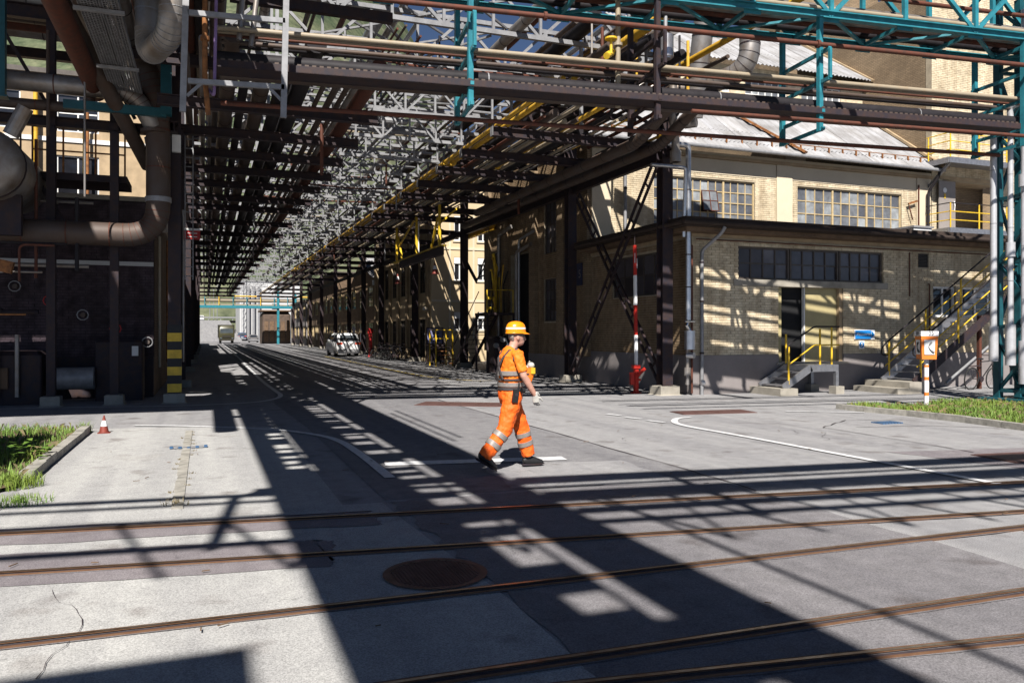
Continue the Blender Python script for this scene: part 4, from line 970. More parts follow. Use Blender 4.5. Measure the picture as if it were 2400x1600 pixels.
for k, (x, y0, y1) in enumerate(((.5,4.2,9),(.72,4.6,9.5),(.62,-14,-9))):
    pipe([(x,y0,8.7),(x,y1,8.7)], .03, 'rust', '%s thin line hung right of the overhead row above the crossing' % ORD[k], n=6)
# the rack that continues over the crossing
random.seed(5)
xs = [(-2.35,.16,'insul_dark'),(-1.65,.23,'insul'),(-1.2,.19,'insul_dark'),(-.34,.16,'rust'),(-.08,.15,'pipe_black')]
NEARL = ['first','second','third','fourth','fifth','sixth','seventh','eighth']
for k, (x, r, mt) in enumerate(xs):
    z = 8.35+r
    pipe([(x,-16,z),(x,24.5+random.uniform(-2,2),z)], r, mt, '%s pipe from the left in the overhead row above the crossing' % NEARL[k], bands=1.5 if mt.startswith('insul') else 0, bandmat='steel_dark', n=16)
for k, y in enumerate((-12,-6,1.5,9.9,16.2,20.4)):
    t = thing('rack_crossbeam', '%s cross beam under the overhead row above the crossing' % ORD[k], 'beam', (-1,y,8.2)); MB().ibeam((-2.6,y,8.2),(.3,y,8.2),.18,.26,.02).build('beam', 'steel_dark', t)
    if y in (16.2,): MB().beam((.45,y,8.2),(3.6,y,8.2),.16,.2).build('extension', 'steel_dark', t)
pipe([(.25,2,8.5),(.25,24,8.5)], .15, 'insul_dark', 'rightmost pipe in the overhead row above the crossing', bands=1.5, bandmat='steel_dark', n=16)
t = thing('shadow_walkway', 'added plate walkway casting solid shadow, running along the overhead row above the crossing', 'walkway', (-2.1,0,8.95))  # walkway added over the crossing for a solid strip of ground shadow
for k in range(9): MB().box(-2.52,-1.5,-16+k*2,-14.03+k*2,8.93,8.97).build('deck_plate', 'galvanised', t)
for k in range(6): MB().beam((-2.3,-16+k*3,8.97),(-2.3,-16+k*3,9.95),.05,.05).build('rail_post', 'steel_dark', t)
random.seed(77)
for nm, x0, x1, y0, y1 in (('added ladder tray for sun dapples on the left of the overhead row above the crossing',-2.2,-1.9,1.8,21),('added ladder tray for sun dapples on the right of the overhead row above the crossing',-1.0,-.62,-14,21)):
    t = thing('dapple_ladder', nm, 'cable tray', (x0,y0,8.4))  # trays added; rung gaps break the ground shadow into dapples
    for x in (x0, x1): MB().beam((x,y0,8.42),(x,y1,8.42),.03,.1).build('side_rail', 'steel_dark', t)
    y = y0
    while y < y1: L = random.choice((.18,.25,.4,.7)); MB().box(x0,x1,y,y+L,8.38,8.41).build('rung', 'steel_dark', t); y += L+(random.uniform(.15,.5) if y > 1 else random.uniform(.3,.9))
# upper tier, deck pieces and branch pipes added to fill the ground shadow
for k, (x, r, y0, y1) in enumerate(((-2.3,.14,-16,0),(-1.75,.15,-16,12),(-1.5,.12,-3,23),(-.55,.13,-16,2),(-.3,.14,-16,11))):
    pipe([(x,y0,9.3+r),(x,y1,9.3+r)], r, ('insul','insul_dark','rust')[k % 3], '%s added pipe from the left in the upper tier shading the crossing' % NEARL[k], n=14)
for k, (x0, x1, y0, y1) in enumerate(((-2.4,.0,-5.0,-4.2),(-2.2,-.2,-1.3,-.8),(-2.2,-.4,2.6,3.0),(-1.5,-.1,5.6,6.0),(-5.6,-3.15,-5.9,-3.75),(-7.3,-5.6,3.2,6.6),(-2.2,.0,11.8,12.3))):  # decks added to break light gaps and shade the left ground
    t = thing('shadow_deck', '%s added shadow deck on the overhead row above the crossing' % ORD[k], 'deck', (x0,y0,9.0)); MB().box(x0,x1,y0,y1,9.0,9.06).build('deck_plate', 'galvanised', t)
    MB().beam((x0,y0,8.95),(x1,y0,8.95),.08,.1).build('edge_beam', 'steel_dark', t)
for k, (y, x1) in enumerate(((-9.5,2),(3.6,1.9),(7.2,2.0))):
    pipe(bend([(-2.4,y,8.9),(x1-2,y,8.9),(x1-2,y-3,8.9)], .4), .09, 'rust', '%s added branch pipe breaking light gaps along the overhead row above the crossing' % ORD[k])
# cable trays in the overhead row at upper left
t = thing('cable_tray', 'double mesh cable tray in the overhead row at upper left', 'cable tray', (-1.75,16,7.4))
for x0, mt in ((-2.02,'steel_dark'),(-1.68,'insul')):
    for x in (x0, x0+.3): MB().beam((x,8,7.42),(x,21.2,7.42),.015,.12).build('tray_side', 'galvanised', t)
    mb = MB()
    for k in range(160): mb.beam((x0,8+k*.083,7.37),(x0+.3,8+k*.083,7.37),.012,.012)
    for j in range(7): mb.beam((x0+j*.05,8,7.365),(x0+j*.05,21.2,7.365),.01,.01)
    mb.build('tray_mesh', 'steel_grey', t, kind='stuff')
    for j in range(5): MB().tube([(x0+.04+j*.055,8,7.41),(x0+.04+j*.055+random.uniform(-.03,.03),14,7.4),(x0+.04+j*.055,21.2,7.41)], .022, 6).build('cable', 'rubber' if j % 2 else 'strap', t)
for y in (15.4,18.6): MB().beam((-2.1,y,7.3),(-1.3,y,7.3),.08,.06).build('tray_support', 'steel_grey', t)
# U shaped insulated loop hanging near the left top
pipe(bend([(-.98,16.2,10.4),(-.98,16.2,6.85),(-.5,14.7,6.85),(-.5,14.7,10.4)], .5, 9), .225, 'insul', 'pale insulated loop of pipe hanging down at upper left', bands=.9, bandmat='steel_grey', n=20)
# aluminium strut frame
t = thing('strut_frame', 'hanging frame of slotted aluminium struts with two crossbars at upper left', 'frame', (.2,14.4,7))
def ptf(u, v, Y=14.4):
    xc = (u-1200)/1867; th = R(21.1); d = Y/(math.cos(th)-xc*math.sin(th)); return (d*(xc*math.cos(th)+math.sin(th)), Y, 1.74+d*(780-v)/1867)
for (a, c) in (((437,-60),(428,262)), ((672,-60),(664,276))):
    MB().beam(ptf(*a), ptf(*c), .1, .07, up=(0,1,0)).build('upright', 'steel_grey', t)
for (a, c) in (((440,30),(668,50)), ((440,190),(666,205))):
    MB().beam(ptf(*a), ptf(*c), .07, .085).build('crossbar', 'steel_grey', t)
MB().beam(ptf(438,225), ptf(475,193), .03, .05).build('brace', 'steel_grey', t); MB().beam(ptf(664,240), ptf(630,205), .03, .05).build('brace', 'steel_grey', t)
pipe([ptf(480,-60,14.6), ptf(480,180,14.6), ptf(488,270,14.8)], .045, 'rust_orange', 'rusty vertical pipe inside the aluminium strut frame', flange=1.1)
pipe(bend([ptf(508,-60,14.5), ptf(502,225,14.5), ptf(470,190,15.2)], .1), .028, 'purple_pipe', 'slim purple pipe hanging in the aluminium strut frame')
pipe([ptf(572,-40,15.3), ptf(560,95,15.3)], .05, 'insul', 'short drop pipe ending in a flange behind the strut frame, left one', flange=1.2)
pipe([ptf(606,-40,15.3), ptf(588,110,15.3)], .05, 'insul', 'short drop pipe ending in a flange behind the strut frame, right one', flange=1.2)

# ------------------------------------------------------------------ left side: cross rack, brick building, big pipes
def striped(parent, x, y, z0, w):
    for k in range(4): MB().box(x-w/2-.008,x+w/2+.008,y-w/2-.012,y+w/2+.012,z0+k*.42,z0+k*.42+.21).build('yellow_band', 'yellow', parent)
    for k in range(4): MB().box(x-w/2-.008,x+w/2+.008,y-w/2-.012,y+w/2+.012,z0+.212+k*.42,z0+k*.42+.418).build('black_band', 'black', parent)
for k, (x, w_, lab) in enumerate(((XL,.31,'dark steel column with yellow and black striped foot at the left street corner'),(-2.05,.2,'slim dark column second from the striped one on the left'),(-3.4,.2,'slim dark column third from the striped one on the left'),(-5.2,.2,'slim dark column at the left photo edge'))):
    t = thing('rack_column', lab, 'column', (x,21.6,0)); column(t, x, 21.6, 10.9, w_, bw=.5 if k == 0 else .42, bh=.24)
    if k == 0: striped(t, x, 21.6, .27, .31)
t = thing('cross_rack', 'dark steel cross beams of the rack branching to the left', 'steel frame', (-6,21.6,7))
for z, h in ((6.75,.24),(9.3,.34),(10.5,.2)): MB().ibeam((-16,21.6,z),(-.5,21.6,z),.2,h,.022).build('beam', 'steel_dark', t)
for z in (9.3,10.5): MB().ibeam((-16,24.8,z),(-.5,24.8,z),.2,.26,.022).build('beam', 'steel_dark', t)
for x in (-1.6,-3.4,-5.2,-7.4,-10):
    MB().ibeam((x,18.5,9.6),(x,26,9.6),.16,.2,.02).build('cross_beam', 'steel_dark', t)
    MB().beam((x,21.62,7),(x-1.2,21.62,9.2),.08,.08).build('brace', 'steel_dark', t)
t = thing('sunshade', 'added unseen canopy above the machinery on the left', 'sunshade', (-9,17,11.5)); random.seed(8)  # added out of view to darken the left side; missing panels let dapples in
for i_ in range(7):
    for j_ in range(12):
        if random.random() < .87: MB().box(-17+i_*1.97,-15.05+i_*1.97,8.5+j_*1.54,10.02+j_*1.54,11.5,11.56).build('shade_panel', 'corrugated', t)
for (x, y) in ((-16.8,9),(-16.8,26.5)): MB().beam((x,y,0),(x,y,11.5),.25,.25).build('post', 'steel_dark', t)
for y in (9,15,21.8,26.5): MB().ibeam((-17,y,11.35),(-3.2,y,11.35),.2,.28,.02).build('beam', 'steel_dark', t)
random.seed(21)
for k, (y, z, r, mt) in enumerate(((22.3,9.75,.3,'insul'),(23.1,9.7,.22,'insul_dark'),(23.7,9.65,.16,'rust'),(24.3,9.75,.26,'insul'),(22.0,10.75,.2,'insul'),(22.7,10.7,.12,'galvanised'),(23.9,10.8,.25,'insul_dark'))):
    pipe([(-18,y,z+r*.2),(-.9-random.uniform(0,1),y,z+r*.2)], r, mt, '%s pipe lying on the left branch of the rack' % ORD[k], bands=1.4 if mt.startswith('insul') else 0, bandmat='steel_dark', n=14)
pipe(bend([(-10,20.75,7.42),(-1.55,20.75,7.42),(-1.15,21.0,6.7)], .5), .215, 'insul', 'rust streaked insulated pipe running to the left near the rack corner', bands=1.7, bandmat='rust', n=20)
MB().tube([(-1.14,21.02,6.55),(-1.14,21.02,6.62)], .3, 20).build('pipe_flange', 'insul_dark', label='wide flange at the end of the rust streaked pipe', cat='flange')
pipe(bend([(-10,20.9,6.95),(-2.5,20.9,6.95),(-2.45,20.9,8.4),(-3.1,20.5,10.2)], .35), .12, 'insul_dark', 'thinner insulated pipe bending upward at the left', bands=.8, bandmat='rust')
pipe(bend([(-12,21.0,4.08),(-1.05,21.1,4.08),(-1.05,21.1,7.4),(-1.9,21.0,9.6)], .75, 9), .275, 'insul_dark', 'large insulated pipe with big elbow at the left of the striped column', bands=.9, bandmat='rust', n=22)
pipe([(-3.3,16.5,9.5),(-1.35,22.3,6.0)], .17, 'insul_dark', 'dark pipe slanting down beside the striped column')
pipe([(-2.45,8,7.5),(-2.4,21.3,7.45)], .2, 'rust', 'thick dark brown pipe above the left cable trays')
pipe([(-1.25,21.3,6.5),(-.95,22.6,4.4)], .13, 'insul', 'short pipe slanting behind the big elbow')
MB().tube([(-1.05,21.1,4.9),(-1.05,21.1,5.02)], .3, 22).build('pipe_collar', 'steel_grey', label='collar on the vertical leg of the large elbow pipe', cat='flange')
t = thing('process_tank', 'horizontal steel tank at the left photo edge above the big pipe', 'tank', (-4.35,20,5.3))
MB().tube([(-4.35,19.4,5.35),(-4.35,19.45,5.35),(-4.35,19.6,5.35),(-4.35,22.6,5.35)], [.4,.6,.72,.72], 28).build('shell', 'insul', t, smooth=True)
MB().tube([(-4.35,19.95,5.35),(-4.35,20.0,5.35)], .745, 28).build('band', 'steel_dark', t); MB().box(-4.9,-3.8,20.4,20.6,3.9,4.8).build('saddle', 'steel_dark', t)
MB().tube([(-3.9,19.9,6.0),(-3.6,19.8,6.6)], .16, 14).build('nozzle', 'insul', t)
t = thing('steel_platform', 'small dark platform with rusty railing above the left brick wall', 'platform', (-2.8,22.3,5.6))
MB().box(-3.9,-1.8,21.9,23.3,5.45,5.62).build('deck', 'steel_dark', t)
for x in (-3.85,-3.2,-2.5,-1.85): MB().beam((x,21.95,5.62),(x,21.95,6.7),.04,.04).build('post', 'rust_orange', t)
for z in (6.15,6.7): MB().beam((-3.87,21.95,z),(-1.83,21.95,z),.035,.035).build('rail', 'rust_orange', t)
MB().beam((-3.8,22,5.5),(-2.9,22,3.9),.08,.1).build('brace', 'steel_dark', t)
for x in (-2.75,): MB().beam((x,21.9,5.62),(x,21.9,6.9),.05,.05).build('yellow_post', 'yellow', t)
t = thing('brick_building', 'dark brick building behind the big pipes on the left', 'building', (-8,26,0))
hol = [(-1.95,-1.68,1.9,3.9)]
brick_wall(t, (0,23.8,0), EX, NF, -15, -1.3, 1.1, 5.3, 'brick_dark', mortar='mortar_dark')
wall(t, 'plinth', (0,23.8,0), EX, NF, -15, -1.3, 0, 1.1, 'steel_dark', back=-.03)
wall(t, 'coping', (0,23.8,0), EX, NF, -15, -1.25, 5.3, 5.42, 'concrete', back=-.05)
wall(t, 'ledge', (0,23.8,0), EX, NF, -15, -1.3, 3.55, 3.66, 'render_white', back=-.04, th=.04)
wall(t, 'street_wall', (-1.3,0,0), EY, (1,0,0), 24.1, 46, 0, 5.3, 'brick_far_red')
t = thing('cream_building', 'sunlit cream building with white windows seen above the left brick wall', 'building', (-12,40,0))
wall(t, 'front_wall', (0,38,0), EX, NF, -26, -2.2, 0, 12.5, 'trim_tan', [(-14.5+2.9*k,-12.9+2.9*k,7.4,9.2) for k in range(4)]+[(-14.5+2.9*k,-12.9+2.9*k,10.2,11.8) for k in range(4)])
for k in range(4):
    for z in (7.4,10.2): window(t, (0,38,0), EX, NF, -14.5+2.9*k, -12.9+2.9*k, z, z+(1.8 if z < 8 else 1.6), 2, 2, 'frame_white', 'glass_dark', .06)
for z in (6.9,9.75): wall(t, 'band', (0,38,0), EX, NF, -26, -2.2, z, z+.18, 'frame_white', back=-.06, th=.06)
wall(t, 'street_wall', (-2.2,0,0), EY, (1,0,0), 38.3, 60, 0, 12.5, 'render_tan')
MB().box(-26.2,-2,37.7,60,12.5,12.7).build('roof', 'frame_dark', t)
pipe([(-6.5,37.7,5.4),(-6.5,37.7,12)], .09, 'pipe_yellow', 'yellow riser on the cream building at the left'); pipe([(-4.6,37.7,5.4),(-4.6,37.7,11)], .06, 'rust_orange', 'rusty riser on the cream building at the left')
MB().beam((-5.6,20.1,3.55),(-3.9,20.1,3.15),.16,.26).build('crane_arm', 'rust_orange', label='rusty orange beam end at the left photo edge', cat='beam')
t = thing('pump_unit', 'dark pump unit in the shade at the lower left', 'machine', (-4.2,22.6,0))
MB().rings([(0,-5.2,-3.7,22.2,23.2,.05),(1.2,-5.2,-3.7,22.2,23.2,.05),(1.3,-5.1,-3.8,22.3,23.1,.05)]).build('casing', 'steel_dark', t); MB().tube([(-3.6,22.6,.6),(-2.6,22.6,.6)], .28, 16).build('motor', 'steel_grey', t, smooth=True)
for k in range(2): MB().tube([(-4.6+.4*k,22.1,.2),(-4.6+.4*k,22.1,1.7)], .05, 8).build('standpipe', 'insul', t)
MB().box(-5.0,-4.4,22.12,22.19,.4,.9).build('nameplate', 'wood', t)
t = thing('pump_unit', 'low dark cabinet with small notice in the shade beside the striped column', 'machine', (-1.9,23,0))
MB().rings([(0,-2.6,-1.5,22.7,23.5,.04),(1.5,-2.6,-1.5,22.7,23.5,.04),(1.56,-2.55,-1.55,22.75,23.45,.04)]).build('casing', 'steel_dark', t); MB().box(-1.75,-1.6,22.66,22.69,1.15,1.4).build('notice', 'frame_white', t)
t = thing('warning_sign', 'small red sign with two pale lines behind the striped column', 'sign', (-.35,24.5,4.6))
MB().box(-.55,-.12,24.48,24.5,4.4,4.72).build('plate', 'red_sign', t); MB().box(-.55,-.12,24.475,24.51,4.66,4.72).build('top_edge', 'frame_white', t)
for k, z in enumerate((4.58,4.48)): MB().box(-.46,-.2,24.472,24.479,z-.012,z+.012).build('pale_line', 'frame_white', t)
t = thing('cable_ladder', 'pale vertical cable ladder behind the striped column', 'cable ladder', (-.45,23.6,4))
for x in (-.5,-.3): MB().beam((x,23.6,3.2),(x,23.6,9.2),.03,.06,up=(0,1,0)).build('side_rail', 'steel_light', t)
for k in range(24): MB().beam((-.5,23.6,3.3+k*.25),(-.3,23.6,3.3+k*.25),.025,.025).build('rung', 'steel_light', t)
for k, (x, mt) in enumerate(((-1.0,'rust_orange'),(-.85,'insul'),(-.72,'pipe_cream'),(-.58,'insul'))):
    pipe([(x,25.0,.9),(x,25.0,4.4+.3*k)], .035, mt, '%s slim riser pipe right behind the striped column' % ORD[k])
pipe([(-1.16,24.0,.8),(-1.16,24.0,4.4)], .04, 'pipe_cream', 'pale riser at the corner of the dark brick building')
t = thing('teal_post', 'teal steel post standing up in the left branch of the rack', 'column', (-4.15,20.2,7)); MB().beam((-4.15,20.2,6.9),(-4.15,20.2,11.5),.2,.2,up=(0,1,0)).build('post', 'teal_dark', t); MB().box(-4.3,-4.0,20.05,20.35,6.86,6.9).build('foot_plate', 'teal_dark', t)
t = thing('teal_post', 'teal steel post beside the striped column at the rack corner', 'column', (-.85,20.6,7)); MB().beam((-.85,20.6,6.9),(-.85,20.6,11.5),.24,.24,up=(0,1,0)).build('post', 'teal_dark', t); MB().beam((-.85,20.6,6.95),(-3,20.6,6.95),.14,.2).build('arm', 'teal_dark', t)
MB().box(-.75,-.55,21.3,21.42,6.2,6.62).build('junction_box', 'frame_white', label='white junction box near the top of the striped column', cat='box')
random.seed(44)
for k in range(20):
    x = random.uniform(-6,-1.2); y = random.uniform(19.8,23.2); z = random.uniform(1.5,6.5); L = random.uniform(1,3.5); v = random.random() < .6
    pts = [(x,y,z),(x,y,z+L)] if v else bend([(x,y,z),(x-L*.6,y,z),(x-L*.6,y,z-.8)], .15)
    pipe(pts, random.uniform(.02,.07), random.choice(['insul_dark','rust','steel_dark','insul','pipe_black','rust_orange']), '%s small pipe in the dark clutter among the left columns' % ORD[k], n=8, flange=random.choice((0,0,.8)))
for k in range(6):
    x = -1.4-k*.75; y = 22.9; t = thing('valve', '%s handwheel valve on the dark left wall' % ORD[k], 'valve', (x,y,1.5+k*.35)); z = 1.5+k*.35
    MB().tube([(x,y,z),(x,y+.5,z)], .06, 8).build('body', 'insul_dark', t); ring = [(x+.13*math.cos(a*.628),y-.03,z+.13*math.sin(a*.628)) for a in range(11)]; MB().tube(ring, .014, 6, cap=False).build('handwheel', 'red_sign' if k % 2 else 'steel_grey', t)
# left street frontage farther along
for k, (y0, y1, h, mt, lab) in enumerate(((61,84,7.5,'brick_far_red','dark red brick frontage on the left side of the street'),(85,112,8.5,'render_grey','grey rendered frontage far along the left side of the street'),(113,135,6,'brick_far','last brown frontage on the left side of the street'))):
    t = thing('street_building', lab, 'building', (-4,y0,0)); MB().box(-14,-1.9,y0,y1,0,h).build('walls', mt, t); MB().box(-14.3,-1.7,y0-.2,y1+.2,h,h+.25).build('roof', 'frame_dark', t)
    for j in range(int((y1-y0)/4)):
        for z in (1.2,4.3): window(t, (-1.9,0,0), EY, (1,0,0), y0+1+j*4, y0+2.6+j*4, z, z+1.7, 2, 2, 'frame_white', 'glass_dark', .06, inset=-.02)
random.seed(3)
for k in range(10):
    y = 28+k*5.5; pipe(bend([(-1.05,y,.3),(-1.05,y,4+random.random()*2),(-1.05,y+.8,6.6)], .3), random.uniform(.04,.1), random.choice(['insul','rust','pipe_cream','steel_grey','galvanised']), '%s riser pipe on the left frontage of the street' % ORD[k], group='risers on the left frontage')

# ------------------------------------------------------------------ right side of the street
# lattice cross bracing between the first two columns
t = thing('lattice_bracing', 'dark X shaped lattice bracing between the first two right columns', 'bracing', (XR,22.5,0))
for (y0, z0, y1, z1, x) in ((19.75,6.5,25.2,.35,11.98), (19.75,.35,25.2,6.5,12.2)):
    d = Vector((0,y1-y0,z1-z0)).normalized(); nrm = Vector((0,-d.z,d.y))*.14
    a, c = Vector((x,y0,z0)), Vector((x,y1,z1))
    for s_ in (-1,1): MB().beam(a+nrm*s_, c+nrm*s_, .06, .07, up=(1,0,0)).build('lattice_rail', 'steel_dark', t)
    L = (c-a).length; n = int(L/.62)
    for k in range(n+1):
        p = a+(c-a)*(k/n); MB().beam(p-nrm, p+nrm, .05, .04, up=(1,0,0)).build('batten', 'steel_dark', t)
# silver pipe with valves beside the first column
t = thing('insulated_riser', 'silver riser pipe with valve cans beside the first right column', 'pipe', (12.55,18.95,0))
MB().tube(bend([(11.6,18.9,6.95),(12.55,18.9,6.95),(12.55,18.9,2.1)], .12), .075, 16).build('jacket', 'aluminium', t, smooth=True)
MB().tube(bend([(11.3,18.8,6.3),(12.4,18.8,6.3),(12.4,18.9,4.4)], .1), .05, 12).build('branch', 'aluminium', t, smooth=True)
for z in (3.0,3.9,4.8,5.7): MB().tube([(12.55,18.9,z),(12.55,18.9,z+.03)], .08, 16).build('seam', 'steel_dark', t)
MB().tube([(12.55,18.9,2.1),(12.5,18.9,1.95),(12.6,18.9,1.8)], .05, 10).build('valve', 'chrome', t); MB().tube([(12.42,18.86,2.06),(12.72,18.86,2.06)], .03, 8).build('valve_lever', 'chrome', t)
MB().tube([(12.6,18.9,1.28),(12.6,18.9,1.8)], .15, 20).build('valve_can', 'aluminium', t, smooth=True); MB().tube([(12.52,18.9,1.12),(12.62,18.72,1.12)], .09, 14).build('drain_can', 'aluminium', t)
MB().tube([(12.52,18.9,.3),(12.52,18.9,1.28)], .05, 12).build('lower_pipe', 'insul', t, smooth=True); MB().tube([(12.52,18.9,.55),(12.52,18.9,.78)], .095, 14).build('lower_can', 'insul', t)
pipe([(12.72,18.98,.05),(12.72,18.98,4.2)], .03, 'rust', 'thin brown riser at the annex corner')
# big grey valve assembly on the duct above the first column
t = thing('duct_valve', 'grey valve with round cap below the ducts near the first right column', 'valve', (11.9,18.5,7))
MB().tube(bend([(11.35,17.8,8.2),(11.35,17.8,7.2),(11.75,18.3,7.0),(11.75,18.3,6.3)], .25), .11, 12).build('body', 'insul', t, smooth=True); MB().tube([(11.9,18.1,7.3),(12.1,17.85,7.3)], .14, 16).build('cap', 'insul', t); MB().tube([(11.75,18.3,6.3),(11.75,18.3,6.6)], .15, 14).build('collar', 'insul', t)
# barrier
t = thing('barrier', 'raised red and white boom barrier with red base beside the first right column', 'barrier', (11.6,20.15,0))
mb = MB(); mb.rings([(0,11.48,11.72,20.03,20.27,.02),(.04,11.48,11.72,20.03,20.27,.02)]); mb.build('foot', 'red_paint', t)
MB().box(11.55,11.66,20.08,20.2,.04,.75).build('pedestal', 'red_paint', t); MB().box(11.42,11.53,20.09,20.19,.25,.6).build('counterweight', 'red_paint', t)
MB().beam((11.6,20.06,.5),(11.85,20.06,.72),.05,.08).build('lever', 'red_paint', t); MB().box(11.67,11.74,20.1,20.18,.36,.42).build('stop', 'red_paint', t); MB().box(11.5,11.7,20.05,20.22,.72,.82).build('hinge_block', 'red_paint', t)
for k in range(4):
    z0 = .82+k*.86; dx = -.012*k
    MB().beam((11.6+dx,20.12,z0),(11.6-.012*(k+1),20.12,z0+.86),.075,.075).build('boom_section', 'white_paint' if k % 2 == 0 else 'red_paint', t)
for (x, z) in ((11.53,3.75),(11.6,3.6)): MB().box(x-.008,x+.008,20.07,20.08,z,z+.28).build('reflector', 'white_paint', t)
MB().tube([(11.55,20.12,4.26),(11.55,20.12,4.6)], .012, 6).build('tip_rod', 'steel_dark', t)
# text helper
def text(s, size, parent, mat, loc, rot, extr=.002, align='CENTER', name='lettering'):
    cu = bpy.data.curves.new('t', 'FONT'); cu.body = s; cu.size = size; cu.extrude = extr; cu.align_x = align; cu.align_y = 'CENTER'
    ob = bpy.data.objects.new('t', cu); me = bpy.data.meshes.new_from_object(ob); me.name = name; bpy.data.objects.remove(ob)
    me.materials.clear(); me.materials.append(MAT[mat]); o = link(me, name, parent)
    o.location = Vector(loc)-ORG.get(parent.name, Vector((0,0,0))); o.rotation_euler = rot; return o
# signs on the annex
t = thing('direction_sign', 'blue arrow sign with white lettering Messwarte on the annex wall', 'sign', (19.05,AY-.03,1.7))
MB().box(18.68,19.3,AY-.05,AY-.03,1.56,1.82).build('plate', 'blue_sign', t); MB()._a([(19.33,AY-.05,1.58),(19.45,AY-.05,1.69),(19.33,AY-.05,1.8),(19.33,AY-.03,1.58),(19.45,AY-.03,1.69),(19.33,AY-.03,1.8)], [(0,1,2),(5,4,3),(0,3,4,1),(1,4,5,2),(2,5,3,0)]).build('arrow_tip', 'blue_sign', t)
MB().box(18.66,19.47,AY-.028,AY-.02,1.54,1.84).build('backing', 'white_paint', t)
text('Messwarte', .122, t, 'white_paint', (18.99,AY-.053,1.7), (R(90),0,0))
t = thing('safety_sign', 'small round blue mandatory sign below the blue arrow sign', 'sign', (18.95,AY-.03,1.38))
MB().box(18.83,19.05,AY-.03,AY-.02,1.25,1.5).build('plate', 'white_paint', t); MB().tube([(18.94,AY-.036,1.375),(18.94,AY-.031,1.375)], .095, 24).build('disc', 'blue_sign', t)
MB().ell((18.94,AY-.038,1.41), (.03,.004,.035)).build('figure_head', 'white_paint', t); MB().beam((18.90,AY-.038,1.33),(18.98,AY-.038,1.37),.004,.03).build('figure_arm', 'white_paint', t)
t = thing('building_number', 'dark blue plate with pale D 5 on the shaded hall side wall', 'sign', (12.75,26.0,3.9))
MB().box(12.6,12.62,25.7,26.5,3.45,4.25).build('plate', 'navy_sign', t); text('D 5', .42, t, 'steel_light', (12.596,26.1,3.85), (R(90),0,R(-90)))
# small stair to the sliding door
t = thing('door_steps', 'short grey steel steps with yellow handrail in front of the sliding door', 'steps', (15.9,18.4,0))
YF, YK = 17.95, 18.95
MB().box(15.9,16.95,YF,YK,.8,.84).build('landing', 'galvanised', t)
for y in (YF,YK):
    c = MB(); c.beam((15.95,y,.74),(16.95,y,.74),.05,.2); c.beam((15.0,y,.2),(15.98,y,.76),.05,.2); c.build('stringer', 'galvanised', t)
    MB().beam((16.88,y,.22),(16.88,y,.66),.1,.1).build('leg', 'galvanised', t)
    MB().box(16.75,17.05,y-.14,y+.14,0,.22).build('footing', 'concrete', t)
MB().box(14.75,15.35,YF-.2,YK+.2,0,.2).build('footing', 'concrete', t)
for k in range(3): MB().box(15.05+k*.27,15.33+k*.27,YF+.03,YK-.03,.24+k*.18,.28+k*.18).build('tread', 'galvanised', t)
for (x, z0, z1) in ((15.2,.3,1.35),(16.3,.84,1.86),(16.72,.84,1.9)): MB().tube([(x,YF,z0),(x,YF,z1)], .028, 8).build('post', 'yellow', t)
MB().tube(bend([(15.15,YF,1.2),(15.18,YF,1.4),(16.1,YF,1.92),(17.0,YF,1.92)], .08), .022, 8).build('handrail', 'pipe_black', t); MB().tube(bend([(15.2,YF,.85),(16.1,YF,1.4),(17.0,YF,1.4)], .06), .02, 8).build('mid_rail', 'yellow', t)
MB().tube([(15.95,YK,.84),(15.95,YK,1.7)], .028, 8).build('post', 'yellow', t)
# big steel stair up the annex
t = thing('steel_stair', 'long steel stair with yellow railings rising along the annex wall', 'stair', (19.2,17.9,0))
YF, YK = 17.35, 18.5; SX, SZ, EXx, EZ = 19.2, .28, 26.3, 4.95; sl_ = (EZ-SZ)/(EXx-SX)
for y in (YF,YK): MB().beam((SX,y,SZ),(EXx,y,EZ),.04,.26).build('stringer', 'steel_dark' if y == YF else 'galvanised', t)
for k in range(24):
    x = SX+.15+k*.29; z = SZ+(x-SX)*sl_; tr = MB().box(x,x+.27,YF+.03,YK-.03,z-.012,z+.012).build('tread', 'galvanised', t)
for y in (YF,YK):
    for k in range(5):
        x = SX+.25+k*1.5; z = SZ+(x-SX)*sl_; MB().tube([(x,y,z),(x,y,z+1.05)], .028, 8).build('post', 'yellow', t)
    for h, mt, r in ((1.05,'pipe_black',.024),(.72,'yellow',.018),(.4,'yellow',.018)):
        a, c = (SX+.1, SZ+.1*sl_+h), (EXx, EZ+h); pts = [(a[0],y,a[1]),(c[0],y,c[1])]
        if h > 1: pts = bend([(SX+.2,y,SZ+.78),(SX-.05,y,SZ+.8),(SX-.05,y,SZ+1.0),(SX+.1,y,a[1]+.02),(c[0],y,c[1])], .1, 5)
        MB().tube(pts, r, 8).build('handrail' if h > 1 else 'mid_rail', mt, t)
MB().box(18.3,19.5,17.1,18.75,0,.16).build('concrete_step', 'concrete', t); MB().box(18.75,19.5,17.1,18.75,.16,.33).build('concrete_step', 'concrete', t)
MB().box(26.0,28,17.3,18.6,4.8,4.9).build('landing', 'galvanised', t)
for x in (22.5,25): MB().beam((x,17.9,0),(x,17.9,SZ+(x-SX)*sl_-.15),.1,.1).build('support_leg', 'rust', t)
MB().tube([(21.2,18.0,.2),(23.5,18.0,1.6)], .04, 8).build('brace_tube', 'steel_grey', t)
